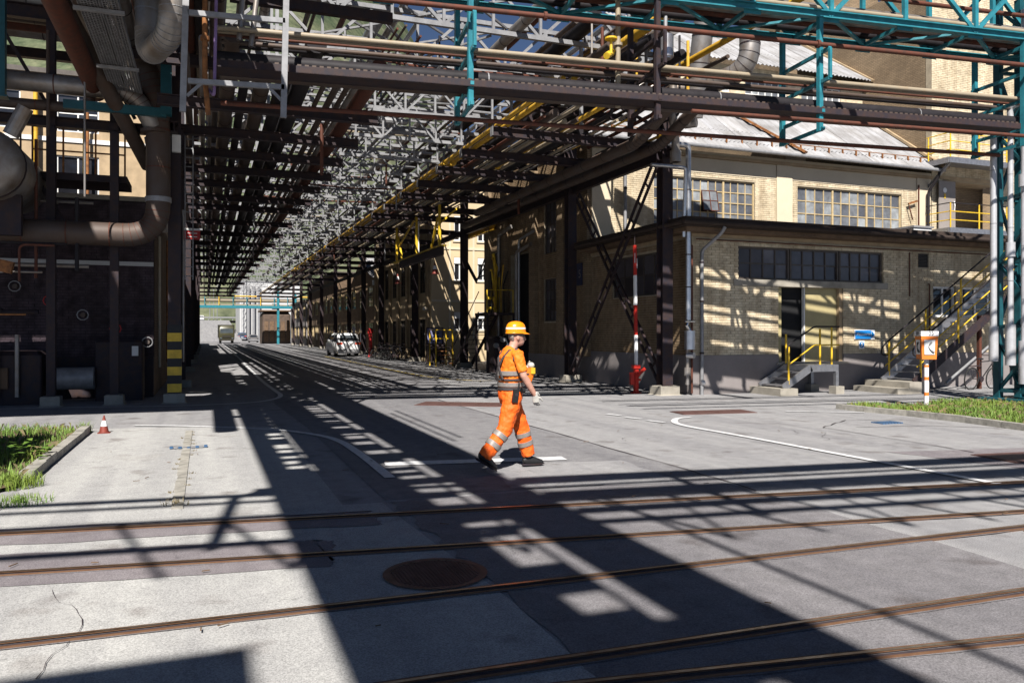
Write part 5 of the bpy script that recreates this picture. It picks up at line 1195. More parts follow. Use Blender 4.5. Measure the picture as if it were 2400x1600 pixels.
# phone post
t = thing('phone_post', 'orange emergency phone box on a white post with orange rings', 'phone post', (15.69,13.84,0)); x, y = 15.69, 13.84
zs = [0,.28,.36,.64,.72,.94,1.0,1.14]
for k in range(7): MB().tube([(x,y,zs[k]),(x,y,zs[k+1])], .052, 18, cap=(k in (0,6))).build('post' if k % 2 == 0 else 'orange_ring', 'white_paint' if k % 2 == 0 else 'orange_box', t, smooth=True)
bx = thing('x', 'tmp label only here now', 'x'); bpy.data.objects.remove(bx)
def rot2(px, py, a): return (x+px*math.cos(a)-py*math.sin(a), y+px*math.sin(a)+py*math.cos(a))
A = R(-27)
def prism(z0, z1, w0, w1, dd0, dd1, nm, mt, par):
    p = [(*rot2(sx*w0, sy*dd0, A), z0) for sx, sy in ((-1,-1),(1,-1),(1,1),(-1,1))]+[(*rot2(sx*w1, sy*dd1, A), z1) for sx, sy in ((-1,-1),(1,-1),(1,1),(-1,1))]
    return MB().hexa(p).build(nm, mt, par)
bx = prism(1.13,1.66,.16,.185,.16,.185,'box','orange_box',t)
prism(1.67,1.78,.195,.195,.195,.195,'cap','white_paint',t)
def onface(side, u, z, d=.19):          # side 0 faces right-front, side 1 faces left-front
    return (*(rot2(u, -d, A) if side == 0 else rot2(-d, -u, A)), z)
for side in (0,1):
    fc = MB(); fc._a([onface(side,-.11,1.24,.182),onface(side,.11,1.24,.182),onface(side,.12,1.58,.19),onface(side,-.12,1.58,.19)], [(0,1,2,3)]); fc.build('white_panel', 'white_paint', bx)
    hs = [onface(side, .065-.02-.09*math.sin(math.pi*k/8)+.05*k/8, 1.53-.24*k/8, .2) for k in range(9)]
    MB().tube(hs, [.018,.022,.014,.009,.009,.009,.014,.022,.018], 8).build('handset_symbol', 'black' if side else 'steel_grey', bx)
    text('. 03' if side == 0 else '509', .12, t, 'black', onface(side,0,1.725,.2), (R(90),0,A if side == 0 else A-R(90)))

# ---- loading arm and platform by the hall doorway
t = thing('loading_arm', 'yellow articulated loading arm above a dark machine by the hall', 'machine', (12.1,33,0))
MB().rings([(0,11.75,12.5,32.6,33.6,.05),(1.5,11.75,12.5,32.6,33.6,.05),(1.6,11.85,12.4,32.7,33.5,.05)]).build('cabinet', 'steel_dark', t)
MB().box(11.3,12.6,32.3,33.9,2.52,2.62).build('deck', 'steel_dark', t)
MB().beam((12.0,33,2.62),(12.05,33,4.2),.16,.16,up=(0,1,0)).build('mast', 'yellow', t); MB().beam((12.0,33,4.1),(11.75,32.7,5.2),.1,.12).build('arm', 'yellow', t); MB().beam((12.0,33,3.4),(11.6,32.6,4.5),.09,.1).build('arm', 'yellow', t)
MB().tube([(12.0,32.95,2.8),(11.7,32.8,3.4),(12.0,32.9,4.6),(11.7,32.7,5.0)], .05, 8).build('hose', 'pipe_yellow', t)
for z in (2.8,3.25): MB().tube([(11.45,32.6,z),(11.75,32.6,z)], .07, 10).build('roller', 'yellow', t)
for (x, y) in ((11.35,32.35),(12.55,32.35),(11.35,33.85),(12.55,33.85)): MB().beam((x,y,0),(x,y,2.52),.08,.08).build('leg', 'steel_dark', t)
for k in range(5): MB().tube([(11.6+.18*k,32.5+.1*k,2.62),(11.62+.17*k,32.5+.1*k,3.6+.28*(k%3)),(11.5+.2*k,32.4,4.4+.3*(k%2))], .028, 7).build('hose', 'pipe_yellow' if k % 2 else 'rubber', t)
for x in (11.35,12.55): MB().tube([(x,32.4,2.62),(x,32.4,3.6)], .025, 6).build('rail_post', 'yellow', t)
MB().tube([(11.35,32.4,3.6),(12.55,32.4,3.6)], .02, 6).build('rail', 'yellow', t); [MB().tube([(11.75+.3*k,32.3,1.2+.25*(k%2)),(11.75+.3*k,32.42,1.2+.25*(k%2))], .11, 14).build('gauge', 'steel_grey', t) for k in range(3)]; MB().tube([(12.25,32.42,.6),(12.3,32.3,1.2),(12.2,32.4,1.5)], .03, 8).build('cable_loop', 'frame_white', t)
for k, (y, r, mt) in enumerate(((32.0,.08,'insul'),(31.7,.06,'galvanised'),(34.2,.09,'insul'))):
    pipe(bend([(12.55,y,1.5),(12.55,y,5.2+.5*k),(12.55,y-1.6,5.4+.5*k)], .2), r, mt, '%s grey pipe bending over the loading arm' % ORD[k], bands=1.2)
t = thing('steel_stair', 'dark open steel stair at the hall beside the loading arm', 'stair', (11.9,36,0))
for x in (11.55,12.45): MB().beam((x,38,.1),(x,34.1,2.6),.04,.22).build('stringer', 'steel_dark', t)
for k in range(11): MB().box(11.57,12.43,37.7-k*.34,37.96-k*.34,.3+k*.22,.33+k*.22).build('tread', 'steel_dark', t)
for x in (11.55,12.45): MB().tube([(x,38,1.1),(x,34.1,3.6)], .022, 6).build('handrail', 'steel_dark', t)
t = thing('step_platform', 'yellow framed step platform standing in front of the tan building', 'platform', (11.6,40.5,0))
for (x, y) in ((11.2,40),(12.1,40),(11.2,41.2),(12.1,41.2)): MB().beam((x,y,0),(x,y,1.9),.06,.06).build('post', 'yellow', t)
MB().box(11.2,12.1,40,41.2,.95,1.0).build('deck', 'steel_dark', t)
for z in (1.45,1.9): MB().beam((11.2,40,z),(12.1,40,z),.05,.05).build('rail', 'yellow', t); MB().beam((11.2,40,z),(11.2,41.2,z),.05,.05).build('rail', 'yellow', t)
for k in range(4): MB().box(11.25,12.05,38.9+k*.27,39.15+k*.27,.18+k*.2,.22+k*.2).build('tread', 'rust_orange', t)
t = thing('notice_board', 'blue grey notice board on legs in front of the tan building', 'board', (12.0,43.8,0))
MB().box(11.75,12.65,43.8,43.84,1.15,2.0).build('panel', 'board_blue', t); fr = MB()
for (a, c) in (((11.72,1.12),(12.68,1.12)),((11.72,2.03),(12.68,2.03)),((11.72,1.12),(11.72,2.03)),((12.68,1.12),(12.68,2.03))): MB().beam((a[0],43.79,a[1]),(c[0],43.79,c[1]),.05,.05).build('frame_bar', 'steel_dark', t)
for x in (11.72,12.68): MB().beam((x,43.85,0),(x,43.85,1.12),.05,.05).build('leg', 'steel_dark', t)
for k in range(9): MB().box(11.82+.25*(k%3),11.95+.25*(k%3),43.79,43.798,1.25+.22*(k//3),1.33+.22*(k//3)).build('paper', 'navy_sign', t)
t = thing('waste_container', 'dark wheeled waste container below the notice board', 'container', (12.0,42.9,0))
MB().rings([(.18,11.65,12.4,42.5,43.2,.05),(1.0,11.55,12.5,42.4,43.3,.05)]).build('bin', 'steel_dark', t); MB().rings([(1.0,11.5,12.55,42.35,43.35,.06),(1.1,11.55,12.5,42.4,43.3,.2)]).build('lid', 'steel_dark', t)
for (x, y) in ((11.7,42.55),(12.35,42.55),(11.7,43.15),(12.35,43.15)): MB().tube([(x-.03,y,.09),(x+.03,y,.09)], .09, 12).build('castor', 'rubber', t)
# ---- tan building
t = thing('tan_building', 'tan rendered building with white shuttered windows down the street', 'building', (18,52,0))
fw = [(14.0+1.5*k, 14.75+1.5*k, z0, z1) for k in range(6) for (z0, z1) in ((1.9,3.0),(4.9,6.3),(7.3,8.8))]
wall(t, 'front_wall', (0,46,0), EX, NF, 12.6, 24, 0, 11, 'render_tan', fw)
for (a, c, z0, z1) in fw:
    wn = window(t, (0,46,0), EX, NF, a, c, z0, z1, 2, 1, 'frame_white', 'glass_dark', .07, border=.07)
    MB().box(a+.02,c-.02,46.01,46.05,z1-.38,z1-.02).build('roller_blind', 'frame_white', wn)
    MB().box(a-.08,c+.08,45.93,46.02,z0-.09,z0-.003).build('sill', 'render_cream', wn)
for k in range(5): wall(t, 'window_surround', (13.8+1.5*k,46,0), EX, NF, -.12, .0, 1.4, 9.2, 'render_cream', back=-.03, th=.03)
for z in (3.6,6.75): wall(t, 'floor_band', (0,46,0), EX, NF, 12.6, 24, z, z+.14, 'render_cream', back=-.05, th=.05)
sw = [(47.2+2.6*k, 48.9+2.6*k, z0, z1) for k in range(6) for (z0, z1) in ((.2,2.6),(4.2,6.4))]
wall(t, 'street_wall', (12.6,0,0), EY, NS, 46.3, 63, 0, 9.6, 'render_tan', sw)
for (a, c, z0, z1) in sw: window(t, (12.6,0,0), EY, NS, a, c, z0, z1, 3, 3, 'frame_dark', 'glass_dark', .05)
for k in range(7): wall(t, 'pilaster', (12.6,46.35+2.6*k,0), EY, NS, 0, .55, 0, 9.3, 'trim_tan', back=-.14, th=.14)
MB().box(12.2,24.3,45.6,63.4,9.62 if False else 11.0,11.2).build('roof', 'frame_dark', t)
t2 = thing('wall_lamp', 'small bright lamp box on the tan building corner', 'lamp', (12.4,46.2,3.6)); MB().box(12.3,12.46,46.35,46.8,3.1,3.3).build('housing', 'render_cream', t2); MB().box(12.25,12.3,46.4,46.75,3.12,3.28).build('front', 'frame_white', t2)
# ---- farther right frontages
for k, (y0, y1, h, mt, rm, lab) in enumerate(((64,84,6.2,'render_red','corrugated','dark red building with pale ribbed roof beyond the tan one'),(86,110,8,'brick_far_red','frame_dark','brown brick frontage far along the right side of the street'),(111,132,6,'render_grey','frame_dark','grey frontage at the far right of the street'))):
    t = thing('street_building', lab, 'building', (16,y0,0)); MB().box(12.9,26,y0,y1,0,h).build('walls', mt, t)
    if rm == 'corrugated':
        corr_roof(t, 12.4, 26, y0-.5, h, y0+6, h+2.4, 3.2, 2.0); MB().poly([(12.9,y0,h),(12.9,y0+12,h),(12.9,y0+6,h+2.3)]).build('gable_top', mt, t); wall(t, 'cornice', (0,y0,0), EX, NF, 12.6, 26, h-.6, h-.2, 'frame_white', back=-.1, th=.1)
    else: MB().box(12.6,26.3,y0-.3,y1+.3,h,h+.25).build('roof', rm, t)
    for j in range(int((y1-y0)/4)):
        for z in (.9,3.9): window(t, (12.9,0,0), EY, NS, y0+1+j*4, y0+3+j*4, z, z+1.7, 3, 2, 'frame_cream', 'glass_dark', .06, inset=-.02)
# ---- hanging yellow gantry with height cones, and the yellow monorail
t = thing('height_gauge', 'yellow hanging gantry with dark beam under the right rack beams', 'gantry', (9,35.5,5))
for y in (31.6,35.4,39.4): MB().beam((9,y,5.3),(9,y,7.0),.1,.1,up=(0,1,0)).build('post', 'yellow', t)
for (y, y1) in ((31.9,32.9),(39.1,38.2)): MB().beam((9,y,6.5),(9,y1,5.3),.08,.08).build('brace', 'yellow', t)
MB().beam((9,31.8,6.2),(9.9,31.8,7.0),.07,.07).build('stay', 'yellow', t); MB().beam((9,39,6.0),(9,35.5,7.0),.07,.07).build('stay', 'yellow', t)
MB().beam((9,31.0,5.28),(9,40.2,5.28),.24,.05).build('flange_beam', 'yellow', t); MB().beam((9,31.2,5.08),(9,38.5,5.08),.16,.34).build('box_beam', 'steel_dark', t)
MB().beam((9.07,35.3,5.4),(9.07,35.3,6.8),.05,.02,up=(0,1,0)).build('scale_strip', 'frame_white', t)
def cone(x, y, z, h, label, string=0):
    t = thing('traffic_cone', label, 'cone', (x,y,z)); r = h*.25
    MB().box(x-r*1.25,x+r*1.25,y-r*1.25,y+r*1.25,z,z+h*.05).build('base', 'shaded_cone_red', t)
    for (a, c, mt, nm) in ((.05,.4,'shaded_cone_red','lower_band'),(.4,.72,'white_paint','white_band'),(.72,1,'shaded_cone_red','tip')):
        MB().tube([(x,y,z+h*a),(x,y,z+h*c)], [r*(1.08-a*.95), r*(1.08-c*.95)], 18).build(nm, mt, t, smooth=True)
    if string: MB().tube([(x,y,z+h),(x,y,z+h+string)], .008, 5).build('cord', 'black', t)
cone(9,39.2,4.2,.5,'red and white cone hanging at the far end of the yellow gantry',.4); cone(9,32.3,4.2,.5,'red and white cone hanging at the near end of the yellow gantry',.25)
cone(-1.63,15.45,0,.31,'red and white traffic cone standing at the far end of the left kerb')
t = thing('monorail_beam', 'yellow monorail beam hung from the rack beside the tan building', 'beam', (12,37.5,6.7)); MB().ibeam((12.7,35.2,6.7),(12.7,40.2,6.7),.16,.24,.03).build('beam', 'pipe_yellow', t)
for y in (35.4,40): MB().tube([(12.7,y,6.8),(12.7,y,7.6)], .03, 6).build('hanger_rod', 'steel_dark', t); MB().box(12.58,12.82,y-.1,y+.1,6.82,7.0).build('clamp', 'steel_grey', t)
t = thing('pylon_cables', 'sagging black cables between the third column and the hall', 'cable', (12.3,37,5))
for k in range(3): MB().tube([(12.2,38,5.4-.1*k),(12.5,37.3,4.4-.1*k),(12.8,36.6,4.6+.5*k)], .04, 6).build('cable', 'rubber', t)
# ---- teal bridge far down the street, white works beyond, ramp
t = thing('far_teal_bridge', 'teal pipe bridge crossing the street far in the distance', 'truss', (5,128,5.6))
MB().box(-4,16,127.6,129,5.5,5.9).build('girder', 'teal', t); MB().box(-4,16,128,128.8,5.92,6.1).build('deck', 'pipe_cream', t)
for k in range(11):
    MB().beam((-4+2*k,127.7,5.9),(-4+2*k,127.7,7.3),.1,.1).build('post', 'teal' if k % 3 else 'yellow', t)
MB().tube([(-4,128.3,6.7),(16,128.3,6.7)], .3, 12).build('pipe', 'pipe_cream', t, smooth=True); MB().tube([(-4,127.8,7.3),(16,127.8,7.3)], .12, 8).build('rail', 'pipe_yellow', t)
for x in (-1.5,13.2): MB().beam((x,128,0),(x,128,8),.3,.3,up=(0,1,0)).build('leg', 'teal', t)
MB().beam((10.6,128,0),(10.6,128,9),.35,.35,up=(0,1,0)).build('leg', 'teal', t)
t = thing('white_works', 'pale silo building with lattice mast at the far end of the street', 'building', (14,185,0))
MB().box(7.2,20,185,210,0,13).build('walls', 'render_white', t); MB().box(7.0,20.2,184.8,210,13,13.3).build('roof', 'steel_light', t)
for k in range(3): MB().tube([(9+1.1*k,184.3,0),(9+1.1*k,184.3,12)], .3, 12).build('riser', 'steel_light', t)
for x in (8.0,8.6):
    MB().beam((x-.4,184,0),(x-.4,184,14),.12,.12,up=(0,1,0)).build('mast_leg', 'steel_grey', t)
for k in range(9): MB().beam((7.6,184,k*1.5),(8.2,184,k*1.5+1.5),.08,.08).build('mast_brace', 'steel_grey', t)
for z in (4,7): MB().box(14,15.2,184.95,185.05,z,z+1.2).build('window', 'glass_dark', t)
sheet('ramp', [(-3,150),(8,150),(7.5,165),(-3,165)], 'street_asphalt', .01)
mb = MB(); mb._a([(-3,165,.01),(7.0,165,.01),(7.0,260,5.6),(-3,260,5.6)], [(0,1,2,3)]); mb._a([(-14,260,5.55),(30,260,5.55),(30,330,5.6),(-14,330,5.6)], [(0,1,2,3)]); mb.build('ramp_road', 'asphalt', kind='structure')
t = thing('retaining_wall', 'blue grey wall beside the ramp at the far left of the street', 'wall', (-3,200,0))
for k in range(10): MB().hexa([(-3.4,152+k*10.8,0),(-3,152+k*10.8,0),(-3,162.7+k*10.8,0),(-3.4,162.7+k*10.8,0),(-3.4,152+k*10.8,2.6+k*.55),(-3,152+k*10.8,2.6+k*.55),(-3,162.7+k*10.8,3.1+k*.55),(-3.4,162.7+k*10.8,3.1+k*.55)]).build('wall_panel', 'board_blue' if k < 4 else 'render_white', t)
t = thing('brown_shed', 'low brown shed with curved roof edge at the far right of the street', 'shed', (10.5,133,0))
MB().rings([(0,8.6,13,133,140,.3),(4.6,8.6,13,133,140,.3),(5.2,9.0,12.6,133.4,139.6,.3)]).build('walls', 'brown_wagon', t); MB().box(8.3,13.2,132.6,140.3,5.2,5.4).build('roof', 'wood', t)
for k in range(5): MB().box(8.9+k*.85,9.5+k*.85,132.93,132.99,.4,3.6).build('panel', 'wood', t)
gr = thing('guard_rail', 'pale guard rail along the raised road above the far ramp', 'guard rail', (3,262,5.6)); MB().box(-14,30,261,261.2,6.3,6.7).build('beam', 'steel_light', gr)
for k in range(12): MB().box(-13+k*3.5,-12.8+k*3.5,261.2,261.4,5.6,6.6).build('post', 'steel_grey', gr)
for k, x in enumerate((1.5,2.6,3.6)):
    pl = thing('lamp_pole', '%s pale lamp pole above the far ramp' % ORD[k], 'lamp post', (x,262,5.6)); MB().tube([(x,262,5.6),(x,262,15)], .12, 8).build('pole', 'steel_light', pl); MB().tube([(x,262,15),(x-.8,262,15.6),(x-2,262,15.5)], .08, 6).build('arm', 'steel_light', pl)

# ------------------------------------------------------------------ worker walking to the right (local x forward, y to his left)
def remesh(ob, vox, smooth=2, disp=0, scale=.1):
    m = ob.modifiers.new('remesh', 'REMESH'); m.mode = 'VOXEL'; m.voxel_size = vox; m.use_smooth_shade = True
    s = ob.modifiers.new('smooth', 'SMOOTH'); s.factor = .5; s.iterations = smooth
    if disp:
        tx = bpy.data.textures.new('folds', 'CLOUDS'); tx.noise_scale = scale; tx.noise_depth = 2
        d = ob.modifiers.new('folds', 'DISPLACE'); d.texture = tx; d.strength = disp; d.mid_level = .5; d.texture_coords = 'LOCAL'
RH, RK, RA = (0,-.1,.93), (-.12,-.115,.52), (-.42,-.115,.16)
LH, LK, LA = (.02,.1,.93), (.20,.11,.50), (.31,.11,.11)
RS, RE, RW = (.015,-.205,1.455), (.07,-.265,1.18), (.235,-.25,.93)
LS, LE, LW = (.015,.205,1.455), (.09,.285,1.2), (.27,.16,1.25)
b = MB()
b.loft([(0,0,.88),(0,0,1.0),(.015,0,1.15),(.01,0,1.3),(-.005,0,1.42),(.0,0,1.49),(.03,0,1.53)], [(.11,.15),(.125,.165),(.125,.16),(.12,.175),(.105,.18),(.075,.12),(.05,.06)])
b.loft([(.0,0,1.46),(.035,0,1.54),(.07,0,1.62)], [(.062,.062),(.058,.058),(.06,.06)])
b.ell((.09,0,1.675), (.098,.077,.118)); b.ell((.115,0,1.605), (.07,.058,.055)); b.ell((.155,0,1.585), (.028,.034,.026))
b.loft([(.175,0,1.69),(.198,0,1.655),(.208,0,1.638),(.182,0,1.628)], [(.012,.012),(.016,.015),(.016,.02),(.012,.018)], 10)
b.ell((.178,0,1.607), (.014,.026,.008)); b.ell((.176,0,1.598), (.014,.024,.008))
for s_ in (-1,1):
    b.ell((.075,s_*.079,1.655), (.022,.012,.034)); b.ell((.162,s_*.03,1.683), (.016,.02,.012))
for (S, E_, W_) in ((RS,RE,RW),(LS,LE,LW)):
    b.loft([S, tuple((S[i]*.6+E_[i]*.4) for i in range(3)), E_, tuple((E_[i]*.7+W_[i]*.3) for i in range(3)), W_], [(.062,.058),(.055,.05),(.045,.042),(.047,.043),(.03,.033)])
for (H, K, A_) in ((RH,RK,RA),(LH,LK,LA)):
    b.loft([H, tuple((H[i]+K[i])/2 for i in range(3)), K, tuple((K[i]*.65+A_[i]*.35) for i in range(3)), A_], [(.095,.09),(.08,.075),(.058,.055),(.06,.055),(.04,.04)])
body = b.build('person', 'skin', None, label='worker in orange high visibility clothing and helmet striding across the road', cat='person'); remesh(body, .009, 3)
PER = body; ORG['person'] = Vector((0,0,0))
# t-shirt
s = MB()
s.loft([(.0,0,.985),(.0,0,1.04),(.015,0,1.14),(.02,0,1.24),(.01,0,1.34),(-.01,0,1.43),(.0,0,1.495),(.022,0,1.525)], [(.145,.18),(.15,.185),(.158,.185),(.155,.195),(.145,.2),(.122,.2),(.085,.13),(.068,.07)], 20)
for (S, E_) in ((RS,RE),(LS,LE)):
    q = tuple(S[i]*.18+E_[i]*.82 for i in range(3)); s.loft([(S[0]-.005,S[1]*.55,S[2]+.01), S, tuple((S[i]+E_[i])/2 for i in range(3)), q], [(.07,.06),(.074,.068),(.066,.062),(.064,.06)], 16)
sh = s.build('t_shirt', 'shirt', PER); remesh(sh, .0095, 3, .026, .055)
# trousers
s = MB()
s.loft([(.0,0,.82),(.0,0,.9),(.0,0,.97),(.0,0,1.035)], [(.12,.17),(.148,.19),(.15,.188),(.142,.178)], 20)
for (H, K, A_, dz) in ((RH,RK,RA,.0),(LH,LK,LA,0)):
    m1 = tuple((H[i]+K[i])/2 for i in range(3)); m2 = tuple((K[i]+A_[i])/2 for i in range(3)); e = tuple(K[i]*.06+A_[i]*.94 for i in range(3))
    s.loft([(H[0],H[1]*.8,H[2]+.03), H, m1, K, m2, e], [(.1,.085),(.125,.105),(.115,.1),(.1,.09),(.092,.085),(.09,.085)], 18)
tr = s.build('trousers', 'hi_vis', PER); remesh(tr, .0095, 3, .034, .075)
# reflective bands
def band(pts, rad, mat, name, n=22): return MB().loft(pts, rad, n).build(name, mat, PER, smooth=True)
band([(.0,0,1.185),(.0,0,1.24)], [(.166,.203),(.166,.206)], 'reflective', 'reflective_band'); band([(.0,0,1.045),(.0,0,1.095)], [(.163,.197),(.166,.198)], 'reflective', 'reflective_band')
for (K, A_) in ((RK,RA),(LK,LA)):
    for (f0, f1) in ((.16,.30),(.46,.60)):
        p, q = (tuple(K[i]*(1-f)+A_[i]*f for i in range(3)) for f in (f0, f1)); band([p, q], [(.107,.098),(.103,.095)], 'reflective', 'reflective_band')
band([(.0,0,1.12),(.0,0,1.145)], [(.168,.2),(.168,.2)], 'strap', 'harness_belt'); band([(.0,0,1.0),(.0,0,1.035)], [(.158,.192),(.158,.192)], 'strap', 'belt')
for sg in (-1,1):
    pts = [(.15,sg*.1,1.13),(.155,sg*.12,1.28),(.12,sg*.12,1.43),(.04,sg*.115,1.51),(-.06,sg*.1,1.5),(-.135,sg*.07,1.4),(-.16,0,1.29),(-.16,-sg*.07,1.2),(-.15,-sg*.12,1.13)]
    MB().loft(pts, [(.012,.024)]*9, 8).build('harness_strap', 'strap', PER, smooth=True)
pts = [(.02,-.15,1.52),(-.02,-.185,1.48),(-.04,-.21,1.4),(.0,-.235,1.3),(.06,-.2,1.24)]
MB().loft(pts, [(.022,.012)]*5, 8, side=(0,0,1)).build('harness_strap', 'strap', PER, smooth=True)
# helmet: dome, brim with peak, white stripe
h = MB(); hc = (.075,0,1.725); n = 26; rows = []
prof = [(1.0,0),(1.0,.03),(.97,.07),(.88,.105),(.7,.133),(.42,.15),(.12,.156)]
for rr, zz in prof:
    for k in range(n):
        a = 2*math.pi*k/n; h.v.append((hc[0]+math.cos(a)*.132*rr, math.sin(a)*.108*rr, hc[2]+zz*.92))
for j in range(len(prof)-1):
    for k in range(n): k2 = (k+1) % n; h.f.append((j*n+k, j*n+k2, (j+1)*n+k2, (j+1)*n+k))
h.f.append(tuple((len(prof)-1)*n+k for k in range(n)))
hm = h.build('helmet', 'helmet', PER, smooth=True)
h = MB()
for k in range(n):
    a = 2*math.pi*k/n; pk = max(0, math.cos(a))**3*.055+.008
    for (rr, zz) in ((.98, .004), (1.0, -.014)): 
        e = pk if rr == 1.0 else 0; h.v.append((hc[0]+math.cos(a)*(.132*rr+e), math.sin(a)*(.108*rr+e*.5), hc[2]+zz*(1 if rr < 1 else 1)-(.006 if rr == 1.0 and math.cos(a) > .5 else 0)))
for k in range(n): k2 = (k+1) % n; h.f.append((2*k, 2*k+1, 2*k2+1, 2*k2))
br = h.build('brim', 'helmet', hm, smooth=True); so_ = br.modifiers.new('s', 'SOLIDIFY'); so_.thickness = .006
h = MB()
for k in range(n):
    a = 2*math.pi*k/n
    for zz, rr in ((.045,.993),(.068,.977)): h.v.append((hc[0]+math.cos(a)*.1335*rr, math.sin(a)*.1095*rr, hc[2]+zz*.92))
for k in range(n): k2 = (k+1) % n; h.f.append((2*k, 2*k2, 2*k2+1, 2*k+1))
h.build('helmet_stripe', 'reflective_white', hm, smooth=True)
MB().loft([(-.09,0,1.86),(.07,0,1.89),(.2,0,1.85)], [(.004,.012),(.008,.018),(.004,.01)], 8).build('helmet_ridge', 'helmet', hm, smooth=True) if False else None
# hair, glasses
hr = MB(); hr.loft([(.012,0,1.72),(.01,0,1.66),(.03,0,1.61)], [(.022,.07),(.026,.072),(.022,.05)], 14); ho = hr.build('hair', 'hair', PER); remesh(ho, .008, 2)
g = MB()
for s_ in (-1,1):
    g.beam((.19,s_*.008,1.688),(.165,s_*.068,1.688),.006,.04); g.beam((.165,s_*.07,1.694),(.07,s_*.085,1.69),.006,.012)
g.build('safety_glasses', 'glass_dark', PER)
# gloves with five fingers
def hand(W_, dr, up, side, curl, name):
    """wrist W_, finger direction dr, palm normal up, thumb side"""
    W_, dr, up, side = (Vector(x) for x in (W_, dr, up, side)); dr.normalize(); side.normalize(); up.normalize()
    m = MB(); m.loft([W_-dr*.045, W_, W_+dr*.045, W_+dr*.085], [(.036,.036),(.034,.036),(.024,.044),(.02,.04)], 14, side=side)
    for k, (o, L) in enumerate(((.032,.068),(.011,.078),(-.011,.073),(-.032,.056))):
        p0 = W_+dr*.07+side*o; p = [p0]; d = dr.copy()
        for j in range(3):
            d = (d*math.cos(curl*(.6+.25*j))+up*math.sin(curl*(.6+.25*j))).normalized(); p.append(p[-1]+d*(L*(.42,.32,.26)[j]))
        m.tube(p, [.0105,.0105,.0095,.0075], 8)
    p0 = W_+dr*.02+side*.03; d1 = (dr*.55+side*.75+up*.35).normalized(); d2 = (dr*.85+side*.25+up*.5).normalized(); m.tube([p0, p0+d1*.035, p0+d1*.035+d2*.03, p0+d1*.035+d2*.052], [.015,.013,.012,.009], 8)
    o = m.build(name, 'glove', PER); remesh(o, .0045, 1); return o
hand(RW, (.12,.0,-1), (.75,.6,.1), (.7,-.35,.1), .55, 'glove')
hand((.285,.13,1.26), (.25,-.9,.1), (-.6,-.2,.6), (.2,.1,.9), .8, 'glove')
c = MB(); c.tube([(.215,-.25,.98),(.265,-.26,.965),(.285,-.25,.94)], .012, 8); c.build('glove_cuff', 'glove', PER)
# chest pouch with yellow device, radio and small pouch on the belt
MB().rings([(1.1,.15,.27,-.09,.09,.03),(1.2,.15,.3,-.1,.1,.03),(1.27,.16,.3,-.1,.1,.03)]).build('chest_pouch', 'shirt', PER, smooth=True)
MB().rings([(1.2,.24,.30,-.115,-.05,.01),(1.275,.24,.30,-.115,-.05,.01)]).build('yellow_device', 'yellow', PER); MB().ell((.265,-.05,1.305), (.045,.045,.04)).build('white_cloth', 'glove', PER)
MB().beam((.15,-.1,1.2),(.33,-.06,1.185),.03,.02).build('pouch_strap', 'strap', PER)
r_ = MB().hexa([(-.07,-.235,.86),(.0,-.235,.85),(.0,-.195,.85),(-.07,-.195,.86),(-.045,-.235,1.02),(.025,-.235,1.01),(.025,-.195,1.01),(-.045,-.195,1.02)]).build('radio', 'black', PER)
MB().tube([(.012,-.215,1.01),(.03,-.215,1.11)], .009, 8).build('antenna', 'black', r_); MB().box(-.035,.005,-.24,-.235,.93,.97).build('speaker_grille', 'steel_dark', r_)
MB().tube([(.06,-.215,1.0),(.1,-.21,1.0)], .035, 12).build('belt_pouch', 'black', PER)
# shoes
def shoe(pts, rad, sole, name='shoe'):
    m = MB(); m.loft(pts, rad, 16); o = m.build(name, 'black', PER); remesh(o, .007, 2)
    MB().loft(sole[0], sole[1], 14).build('sole', 'steel_dark', o, smooth=True); return o
shoe([(.225,.115,.06),(.27,.115,.075),(.34,.115,.065),(.42,.115,.05),(.49,.115,.038),(.515,.115,.03)], [(.03,.03),(.065,.045),(.06,.05),(.045,.052),(.03,.045),(.012,.02)], ([(.215,.115,.014),(.24,.115,.014),(.36,.115,.014),(.46,.115,.014),(.525,.115,.016)], [(.008,.025),(.014,.042),(.014,.048),(.014,.05),(.008,.025)]))
q0 = Vector((-.49,-.115,.175)); q1 = Vector((-.25,-.115,.03)); dd = (q1-q0).normalized(); nn = Vector((-dd.z,0,dd.x))*(1 if -dd.z*0+dd.x > 0 else -1)
P_ = lambda f, o: tuple(q0+(q1-q0)*f+nn*o)
shoe([P_(-.02,.045),P_(.12,.06),P_(.4,.05),P_(.7,.03),P_(.95,.015),P_(1.05,.01)], [(.03,.03),(.06,.045),(.055,.05),(.042,.052),(.03,.045),(.012,.02)], ([P_(-.06,-.01),P_(.02,-.012),P_(.45,-.012),P_(.85,-.014),P_(1.08,-.01)], [(.008,.025),(.014,.042),(.014,.048),(.014,.05),(.008,.025)]))
PER.location = (3.62,9.44,.022); PER.rotation_euler = (0,0,R(2)); 

